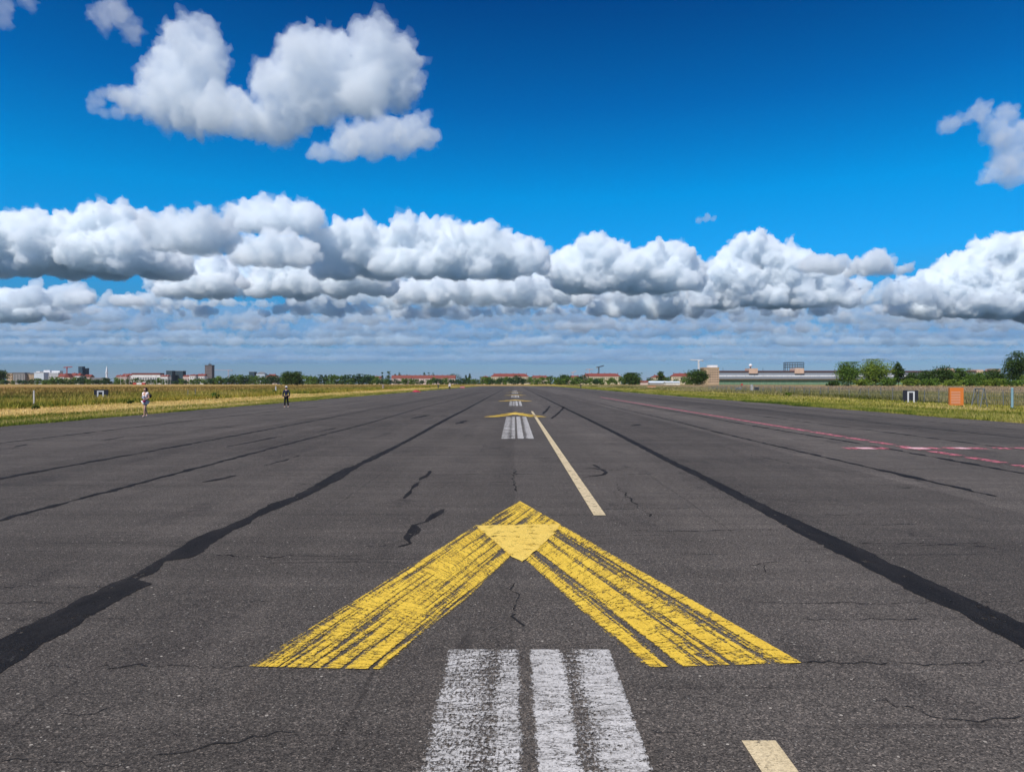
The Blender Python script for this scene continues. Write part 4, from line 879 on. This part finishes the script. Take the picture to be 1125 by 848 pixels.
def frame_sign(label, x0, x1, yt, yb, bottom, gate):
    X, Z = gp((x0 + x1) / 2, bottom); k = Z / F; w = (x1 - x0) * k; zt, zb = (bottom - yt) * k, (bottom - yb) * k
    t = thing('field_sign', label, 'sign', (X, Z, GZ), math.atan2(-X, Z) * .5)
    MB().box(-w/2, w/2, 0, .12, zb, zt).build('board', M['blackboard'], t)
    g0, g1, gy = gate; a, b = -w/2 + w * g0, -w/2 + w * g1; th = w * .10; top = zb + (zt - zb) * gy
    MB().box(a, a + th, -.03, -.002, max(zb - .25, .02), top - th).box(b - th, b, -.03, -.002, max(zb - .25, .02), top - th).box(a, b, -.03, -.002, top - th, top).build('arch_mark', M['whiteboard'], t)
    for s in (-.38, .38): MB().box(w * s - .05, w * s + .05, .121, .2, 0, zt - .05).build('leg', M['galv'], t)
frame_sign('black sign board with white arch mark before the right-hand trees', 993, 1008, 428.2, 439, 441.6, (.28, .76, .90))
frame_sign('black sign board with white arch mark in the left meadow', 104, 118, 427.6, 433.2, 438.6, (.22, .70, .80))
X, Z = gp(1051, 446.2); k = Z / F; t = thing('striped_board', 'orange board with thin pale stripes standing in the right meadow', 'board', (X, Z, GZ), -.25); w = 13.6 * k; h = 21. * k
MB().box(-w/2, w/2, 0, .35, .12, h).build('panel', M['orange'], t)
for i in range(8): MB().box(-w * .40, w * .26, -.018, -.002, h * (.17 + .085 * i), h * (.195 + .085 * i)).build('stripe', M['stripew'], t)
for s in (-.4, .4): MB().box(w * s - .06, w * s + .06, .08, .28, 0, .12).build('foot', M['wood'], t)
# wire fence: post by post, each span of mesh a part
ft = thing('wire_fence', 'low wire mesh fence on grey posts through the right meadow', 'fence', (0, 0, GZ))
pts = []; zf = 36.
while zf < 175: pts.append((41.2 + (zf - 55) * .055 + .1 * math.sin(zf), zf)); zf += 3.3 + .9 * math.sin(zf * 7.)
for i, (X, Y) in enumerate(pts):
    MB().tube((X, Y, 0), (X + .09 * math.sin(i * 2.3), Y, 1.38 + .12 * math.sin(i * 5.1)), .042, .04, 6).build('post', M['galv'], ft)
    if i % 4 == 1: MB().tube((X, Y, 1.2), (X + .1, Y + 1.0, 0), .035, .035, 5).build('brace', M['galv'], ft)
    if i:
        X0, Y0 = pts[i - 1]; b = MB()
        for z_ in (.15, .5, .85, 1.15, 1.38): b.tube((X0, Y0, z_), (X, Y, z_), .012, .012, 3)
        for q in range(1, 12): f = q / 12; b.tube((X0 + (X - X0) * f, Y0 + (Y - Y0) * f, .05), (X0 + (X - X0) * f, Y0 + (Y - Y0) * f, 1.4), .007, .007, 3)
        b.build('mesh_panel', M['galv'], ft)
X, Z = gp(1076, 446.5); t = thing('trestle', 'grey A-shaped metal trestle by the fence right of the orange board', 'trestle', (X, Z, GZ), .3)
for s in (-1, 1):
    for dy in (-.4, .4): MB().tube((s * .38, dy, 0), (s * .04, dy, 1.5), .04, .04, 6).build('leg', M['galv'], t)
MB().tube((0, -.45, 1.5), (0, .45, 1.5), .05, .05, 6).build('ridge_bar', M['galv'], t); MB().tube((-.2, -.4, .7), (.2, -.4, .7), .03, .03, 5).build('cross_bar', M['galv'], t)
X, Z = gp(1112, 448); t = thing('blue_post', 'stout bluish grey post at the fence near the right edge', 'post', (X, Z, GZ)); MB().lathe([(.09, 0), (.085, 1.5), (.10, 1.5), (.10, 1.56), (.04, 1.6)], 10).build('shaft', plain('bluish_paint', (.22, .36, .42), .6), t); MB().box(-.16, .16, -.16, .16, -.02, .06).build('base_plate', M['galv'], t)
X, Z = gp(828, 431.6); t = thing('utility_cabinet', 'dark utility cabinet beside the low white post', 'cabinet', (X + .6, Z, GZ)); MB().box(-.35, .35, -.25, .25, .08, 1.15).build('body', M['blackboard'], t); MB().box(-.4, .4, -.3, .3, 1.15, 1.22).build('lid', M['galv'], t); MB().box(-.3, .3, -.28, -.251, .2, 1.05).build('door', M['blackboard'], t)
X, Z = gp(811, 431); t = thing('utility_cabinet', 'pale grey utility cabinet left of the dark one in the right meadow', 'cabinet', (X, Z, GZ)); MB().box(-.5, .5, -.25, .25, .05, 1.0).build('body', M['galv'], t); MB().box(-.55, .55, -.3, .3, 1.0, 1.07).build('lid', M['palepaint'], t); MB().box(-.45, -.02, -.28, -.251, .15, .9).build('door', M['galv'], t); MB().box(.02, .45, -.28, -.251, .15, .9).build('door', M['galv'], t)
X, Z = gp(815, 428.6); t = thing('warning_sign', 'small red warning disc on a post in the right meadow', 'sign', (X, Z, GZ)); MB().tube((0, 0, 0), (0, 0, 1.5), .04, .04, 6).build('post', M['galv'], t); MB().tube((0, -.06, 1.6), (0, -.1, 1.6), .3, .3, 14).build('disc', M['steelred'], t)
def barrier(label, x, yb, wpx, hpx, mat):
    X, Z = gp(x, yb); k = Z / F; w, h = wpx * k, hpx * k; t = thing('barrier', label, 'barrier', (X, Z, GZ + (.05 if -22 < X < 24 else 0)))
    MB().box(-w/2, w/2, -.04, .04, h * .35, h).build('board', M[mat], t); MB().box(-w/2 + .02, w/2 - .02, -.05, -.041, h * .62, h * .74).build('stripe', M['whiteboard'], t)
    for s in (-.36, .36): MB().box(w*s - .05, w*s + .05, -.3, .3, 0, .08).box(w*s - .04, w*s + .04, -.035, .035, .08, h * .36).build('leg', M['wood'], t)
barrier('small red barrier board at the left runway edge far ahead', 508, 427.4, 5, 3.2, 'steelred'); barrier('low orange barrier far off in the right meadow', 716, 427, 9, 3., 'orange')
barrier('small red barrier at the foot of the green hangar doors', 854, 432.4, 6, 3., 'steelred')
# red bundle
X, Z = gp(457.5, 430.6); bmx = bmesh.new(); bmesh.ops.create_icosphere(bmx, subdivisions=3, radius=1)
for v in bmx.verts:
    q = 1 + .35 * noise.noise(v.co * 2.2); v.co = Vector((v.co.x * .85 * q, v.co.y * .5 * q, max(-.02, v.co.z * .36 * q * (1 - .3 * v.co.x))))
me = bpy.data.meshes.new('kite'); bmx.to_mesh(me); bmx.free(); me.materials.append(plain('red_cloth', (.42, .03, .06), .7, .25, 3)); o = link('cloth_bundle', me); o.location = (X, Z, .0); tag(o, 'crumpled red cloth bundle lying at the left runway edge', 'bundle')
# weeds
for x, y, wpx_, hpx_, mt, lab in ((18, 447, 10, 6, 'leafB', 'dark weed clump at the left edge of the meadow'), (236, 437.5, 10, 5.5, 'leafA', 'dark green weed clump in the meadow between woman and man'), (212, 438, 14, 4.5, 'leafC', 'wide pale weed clump behind the woman'), (300, 432.5, 8, 3.5, 'leafC', 'low weed clump beside the short pale post'), (143, 443, 6, 3, 'leafB', 'small dark weed clump left of the walking woman'), (40, 449, 7, 4, 'leafB', 'weed clump round the foot of the white marker post'), (668 + 200, 434.5, 9, 3, 'leafC', 'weed clump before the fence left of the trees'), (935, 437, 10, 4, 'leafC', 'weed clump before the fence under the lone dense tree')):
    X, Z = gp(x, y); k = Z / F; t = thing('weed_clump', lab, 'weeds', (X, Z, GZ)); link('foliage', crown_mesh('foliage', hpx_ * k, wpx_ * k, 420, .09 * Z / 60, M[mt], int(x), 'round', 0.), t)
    b = MB()
    for i in range(4): b.tube((.05 * i - .1, 0, -.05), ((i - 1.5) * .12 * wpx_ * k, .1, hpx_ * k * .6), .02, .01, 4)
    b.build('stems', M['bark'], t)
# stump
X, Z = gp(421, 428.2); t = thing('tree_stump', 'brown weathered stump in the far meadow below the conifers', 'stump', (X, Z, GZ)); MB().lathe([(.45, -.05), (.32, .3), (.28, 1.5), (.2, 1.62)], 9).build('stem', M['wood'], t)

# ------------------------------------------------------------------ people
def skin_mesh(V, E, Rd, root=0, sub=1):
    me = bpy.data.meshes.new('skin'); me.from_pydata(V, E, []); o = bpy.data.objects.new('skin', me); COL.objects.link(o)
    md = o.modifiers.new('s', 'SKIN'); md.use_smooth_shade = True; sb = o.modifiers.new('b', 'SUBSURF'); sb.levels = sub; sb.render_levels = sub
    if not me.skin_vertices: me.skin_vertices.new()
    for i, r in enumerate(Rd):
        rr = r if isinstance(r, tuple) else (r, r); me.skin_vertices[0].data[i].radius = rr; me.skin_vertices[0].data[i].use_root = (i == root)
    ev = o.evaluated_get(bpy.context.evaluated_depsgraph_get()); m2 = bpy.data.meshes.new_from_object(ev)
    bpy.data.objects.remove(o); bpy.data.meshes.remove(me)
    return m2
def chain(pts):
    return [tuple(p) for p, _ in pts], [(i, i + 1) for i in range(len(pts) - 1)], [r for _, r in pts]
def join(name, meshes, mats, parent):
    bmj = bmesh.new()
    for me, mi in meshes:
        n0 = len(bmj.faces); bmj.from_mesh(me); bmj.faces.ensure_lookup_table()
        for f in bmj.faces[n0:]: f.material_index = mi; f.smooth = True
    me = bpy.data.meshes.new(name); bmj.to_mesh(me); bmj.free()
    for m in mats: me.materials.append(m)
    return link(name, me, parent)
def ball(c, r, s=(1, 1, 1), sub=2):
    b = bmesh.new(); bmesh.ops.create_icosphere(b, subdivisions=sub, radius=1)
    for v in b.verts: v.co = Vector((c[0] + v.co.x * r * s[0], c[1] + v.co.y * r * s[1], c[2] + v.co.z * r * s[2]))
    me = bpy.data.meshes.new('b'); b.to_mesh(me); b.free(); return me
M['skin'] = plain('skin', (.52, .30, .21), .6, .08, 6); M['hairdark'] = plain('dark_brown_hair', (.035, .02, .014), .6); M['whitecloth'] = plain('white_cloth', (.78, .76, .76), .85, .06, 8); M['pinkwhite'] = plain('pinkish_white_cloth', (.84, .72, .71), .85, .06, 8); M['navy'] = plain('navy_cloth', (.016, .022, .05), .85); M['blackcloth'] = plain('black_cloth', (.013, .013, .015), .85)
M['shoe'] = plain('pale_shoe', (.62, .52, .48), .7); M['hatwhite'] = plain('white_hat_cloth', (.80, .77, .74), .8); M['bluegrey'] = plain('blue_grey_cloth', (.36, .40, .48), .85); M['magenta'] = plain('magenta_bag', (.45, .02, .12), .6); M['olive'] = plain('dark_green_cloth', (.05, .075, .055), .85)
def person(label, X, Y, rz, J, top, legs_m, shoes, hair, hairstyle, scale=1., sleeves=True, shorts=False):
    t = thing('person', label, 'person', (X, Y, .0), rz); t.scale = (scale,) * 3
    # J: joints in metres, facing -y
    hp, ch, nk, hd = J['pelvis'], J['chest'], J['neck'], J['head']
    ms = []
    V = [hp, ((hp[0]+ch[0])/2, (hp[1]+ch[1])/2, (hp[2]+ch[2])/2), ch, nk, (hd[0], hd[1], hd[2] - .06)]; E = [(0,1),(1,2),(2,3),(3,4)]; Rd = [(.135,.095), (.115,.085), (.15,.10), (.058,.058), (.06,.065)]
    for s in ('l', 'r'):
        i = len(V); V += [J['sh'+s], J['el'+s], J['wr'+s], J['ha'+s]]; E += [(2,i),(i,i+1),(i+1,i+2),(i+2,i+3)]; Rd += [.058, .043, .028, (.034,.018)]
        i = len(V); V += [J['hi'+s], J['kn'+s], J['an'+s], J['to'+s]]; E += [(0,i),(i,i+1),(i+1,i+2),(i+2,i+3)]; Rd += [(.085,.088), .055, .036, (.036,.025)]
    ms.append((skin_mesh(V, E, Rd), 0))
    ms.append((ball(hd, .098, (.80, 1., 1.18)), 0)); ms.append((ball((hd[0], hd[1]-.10, hd[2]-.015), .018, (.8, 1.2, 1.4), 1), 0))
    for s in (-1, 1):
        ms.append((ball((hd[0]+s*.08, hd[1]+.01, hd[2]-.005), .024, (.5, .8, 1.3), 1), 0)); ms.append((ball((hd[0]+s*.032, hd[1]-.089, hd[2]+.012), .012, (1.2, .5, .7), 1), 1))
    ms.append((ball((hd[0], hd[1]-.09, hd[2]-.055), .02, (1.2, .4, .35), 1), 2))
    for s, sg in (('l', -1), ('r', 1)):
        h, w_ = Vector(J['ha'+s]), Vector(J['wr'+s]); d = (h - w_).normalized(); side = d.cross(Vector((0, 1, .01))).normalized(); cu = Vector((0, -1, 0)); cu = (cu - d * cu.dot(d)).normalized()
        for f, (o_, L) in enumerate(((-.027,.06),(-.009,.072),(.009,.068),(.026,.052))):
            b0 = h + side * o_; p = [(b0, .0095), (b0 + d * L * .5 + cu * .008, .009), (b0 + d * L * .8 + cu * .03, .0075)]
            ms.append((skin_mesh(*chain(p)), 0))
        b0 = w_ + d * .03 + side * .03 * -sg; ms.append((skin_mesh(*chain([(b0, .011), (b0 + side * -.03 * sg + d * .025, .010), (b0 + side * -.035 * sg + d * .055 + cu * .01, .008)])), 0))
    join('body', ms, [M['skin'], M['blackcloth'], plain('lips', (.35, .12, .11), .5)], t)
    # clothes
    V = [(hp[0], hp[1], hp[2] + (.0 if shorts else -.04)), ((hp[0]+ch[0])/2, (hp[1]+ch[1])/2, (hp[2]+ch[2])/2), ch, (nk[0], nk[1], nk[2] - .05)]; E = [(0,1),(1,2),(2,3)]; Rd = [(.155,.118), (.138,.108), (.168,.122), (.078,.075)]
    for s in ('l', 'r'):
        i = len(V); a, b = Vector(J['sh'+s]), Vector(J['el'+s]); V += [tuple(a)]; E += [(2, i)]; Rd += [.078]
        if sleeves: V += [tuple(b), tuple(Vector(J['wr'+s]))]; E += [(i, i+1), (i+1, i+2)]; Rd += [.060, .044]
        else: V += [tuple(a + (b - a) * .45)]; E += [(i, i+1)]; Rd += [.066]
    g = link('top', skin_mesh(V, E, Rd), t); g.data.materials.clear(); g.data.materials.append(M[top])
    V = [hp]; E = []; Rd = [(.158,.122)]
    for s in ('l', 'r'):
        i = len(V); k_, a_ = Vector(J['kn'+s]), Vector(J['an'+s]); h_ = Vector(J['hi'+s])
        if shorts: V += [tuple(h_), tuple(h_ + (k_ - h_) * .5)]; E += [(0, i), (i, i+1)]; Rd += [(.108,.11), (.10,.10)]
        else: V += [tuple(h_), tuple(k_), tuple(k_ + (a_ - k_) * .86)]; E += [(0, i), (i, i+1), (i+1, i+2)]; Rd += [(.102,.105), .075, .058]
    g = link('shorts' if shorts else 'trousers', skin_mesh(V, E, Rd), t); g.data.materials.clear(); g.data.materials.append(M[legs_m])
    for s in ('l', 'r'):
        a_, o_ = Vector(J['an'+s]), Vector(J['to'+s]); me = skin_mesh(*chain([(a_ + Vector((0, .04, -.035)), (.045,.04)), (a_ + Vector((0, -.03, -.045)), (.047,.036)), (o_, (.046,.03))]))
        g = link('shoe', me, t); g.data.materials.clear(); g.data.materials.append(M[shoes])
    hs = [(ball((hd[0], hd[1]+.018, hd[2]+.028), .108, (.86, 1.02, 1.08)), 0)]
    if hairstyle == 'long': hs += [(ball((hd[0]-.062, hd[1]+.03, hd[2]-.09), .06, (.6, .8, 1.9)), 0), (ball((hd[0]+.062, hd[1]+.03, hd[2]-.09), .06, (.6, .8, 1.9)), 0), (ball((hd[0], hd[1]+.075, hd[2]-.08), .07, (1.1, .6, 1.8)), 0)]
    for m_, _ in hs:                                                 # keep the face clear
        for v in m_.vertices:
            if v.co.y < hd[1] - .045 and v.co.z < hd[2] + .065: v.co.y = hd[1] - .045 + (v.co.y - hd[1] + .045) * .08
    if hairstyle == 'hat': hs += [(ball((hd[0], hd[1], hd[2]+.065), .15, (1., 1.05, .10)), 0)]
    join('hat' if hairstyle == 'hat' else 'hair', hs, [M[hair]], t)
    return t
Jw = dict(pelvis=(0,0,.90), chest=(0,-.01,1.22), neck=(0,0,1.40), head=(.01,-.02,1.535), shl=(-.165,0,1.335), ell=(-.235,.02,1.08), wrl=(-.09,-.20,1.12), hal=(-.03,-.25,1.14), shr=(.165,0,1.335), elr=(.24,.03,1.09), wrr=(.16,-.17,.98), har=(.125,-.23,.955),
          hil=(-.08,0,.84), knl=(-.05,.02,.47), anl=(-.05,.16,.13), tol=(-.05,.07,.04), hir=(.08,0,.84), knr=(.04,-.10,.46), anr=(.02,-.10,.08), tor=(.02,-.24,.035))
X, Z = gp(157, 458)
person('dark-haired person in white top and white shorts walking along the left runway edge', X + .15, Z, -.35, Jw, 'pinkwhite', 'whitecloth', 'shoe', 'hairdark', 'long', 1.0, False, True)
wx, wy = X + .15, Z
b = thing('waist_bag', 'small magenta pouch held at the hip of the person in white', 'bag', (wx + .02, wy - .19, .88)); MB().lathe([(.04, -.06), (.08, -.045), (.09, .02), (.065, .06), (.03, .07)], 12).build('pouch', M['magenta'], b, True); MB().tube((-.08, 0, .06), (.05, .03, .17), .012, .012, 5).build('strap', M['magenta'], b)
b = thing('shoulder_bag', 'small black bag hanging at the shoulder of the person in white', 'bag', (wx + .27, wy + .02, 1.18)); MB().lathe([(.03, -.10), (.06, -.08), (.065, .06), (.03, .10)], 10).build('pouch', M['blackcloth'], b, True); MB().tube((0, 0, .12), (-.12, 0, .20), .012, .012, 5).build('strap', M['blackcloth'], b)
b = thing('folded_jacket', 'blue-grey cloth carried over the arm of the person in white', 'clothing', (wx, wy - .2, 1.15)); MB().lathe([(.03, -.05), (.075, -.04), (.08, .0), (.06, .03), (.03, .04)], 12).build('cloth', M['bluegrey'], b, True); MB().box(-.06, .05, -.09, -.06, -.10, -.03).build('hem', M['bluegrey'], b)
Jm = dict(pelvis=(0,0,.93), chest=(0,-.01,1.27), neck=(0,0,1.46), head=(0,-.015,1.60), shl=(-.19,0,1.39), ell=(-.27,.02,1.12), wrl=(-.27,-.05,.88), hal=(-.265,-.075,.80), shr=(.19,0,1.39), elr=(.27,.03,1.12), wrr=(.275,-.03,.88), har=(.27,-.05,.80),
          hil=(-.09,0,.88), knl=(-.105,-.05,.49), anl=(-.12,0,.08), tol=(-.125,-.13,.035), hir=(.09,0,.88), knr=(.11,.0,.49), anr=(.14,.10,.09), tor=(.15,-.02,.035))
X, Z = gp(314.5, 447.6)
person('person in white hat, navy jacket and black trousers walking on the left of the runway', X, Z, -.2, Jm, 'navy', 'blackcloth', 'shoe', 'hatwhite', 'hat', .97)
X, Z = gp(494, 428.6)
person('far-off person in white top and dark trousers on the runway', X, Z, .1, Jm, 'whitecloth', 'blackcloth', 'blackcloth', 'hatwhite', 'hat', 1.08)
X, Z = gp(481.5, 427.6)
person('far-off person in dark green with pale hat at the left runway edge', X, Z, .3, Jm, 'olive', 'olive', 'blackcloth', 'hatwhite', 'hat', 1.02)
X, Z = gp(638, 427.2)
person('far-off person in dark clothes on the right half of the runway', X, Z, -.1, Jm, 'blackcloth', 'olive', 'blackcloth', 'hairdark', 'short', 1.02)

# ------------------------------------------------------------------ air
HAZE = 2.2e-5
hzm = NT('haze_air'); hzm.t.nodes.remove(hzm.b); pv = hzm.n('VolumePrincipled'); pv.inputs['Color'].default_value = (.80, .88, 1., 1); pv.inputs['Density'].default_value = HAZE; pv.inputs['Anisotropy'].default_value = .0
hzm.l(pv.outputs[0], hzm.o.inputs['Volume'])
if HAZE > 0:
    tag(MB().box(-12500, 12500, -400, 14500, GZ - 1.2, 70).build('haze', hzm.m), 'thin summer haze over the field', None, None, 'stuff')
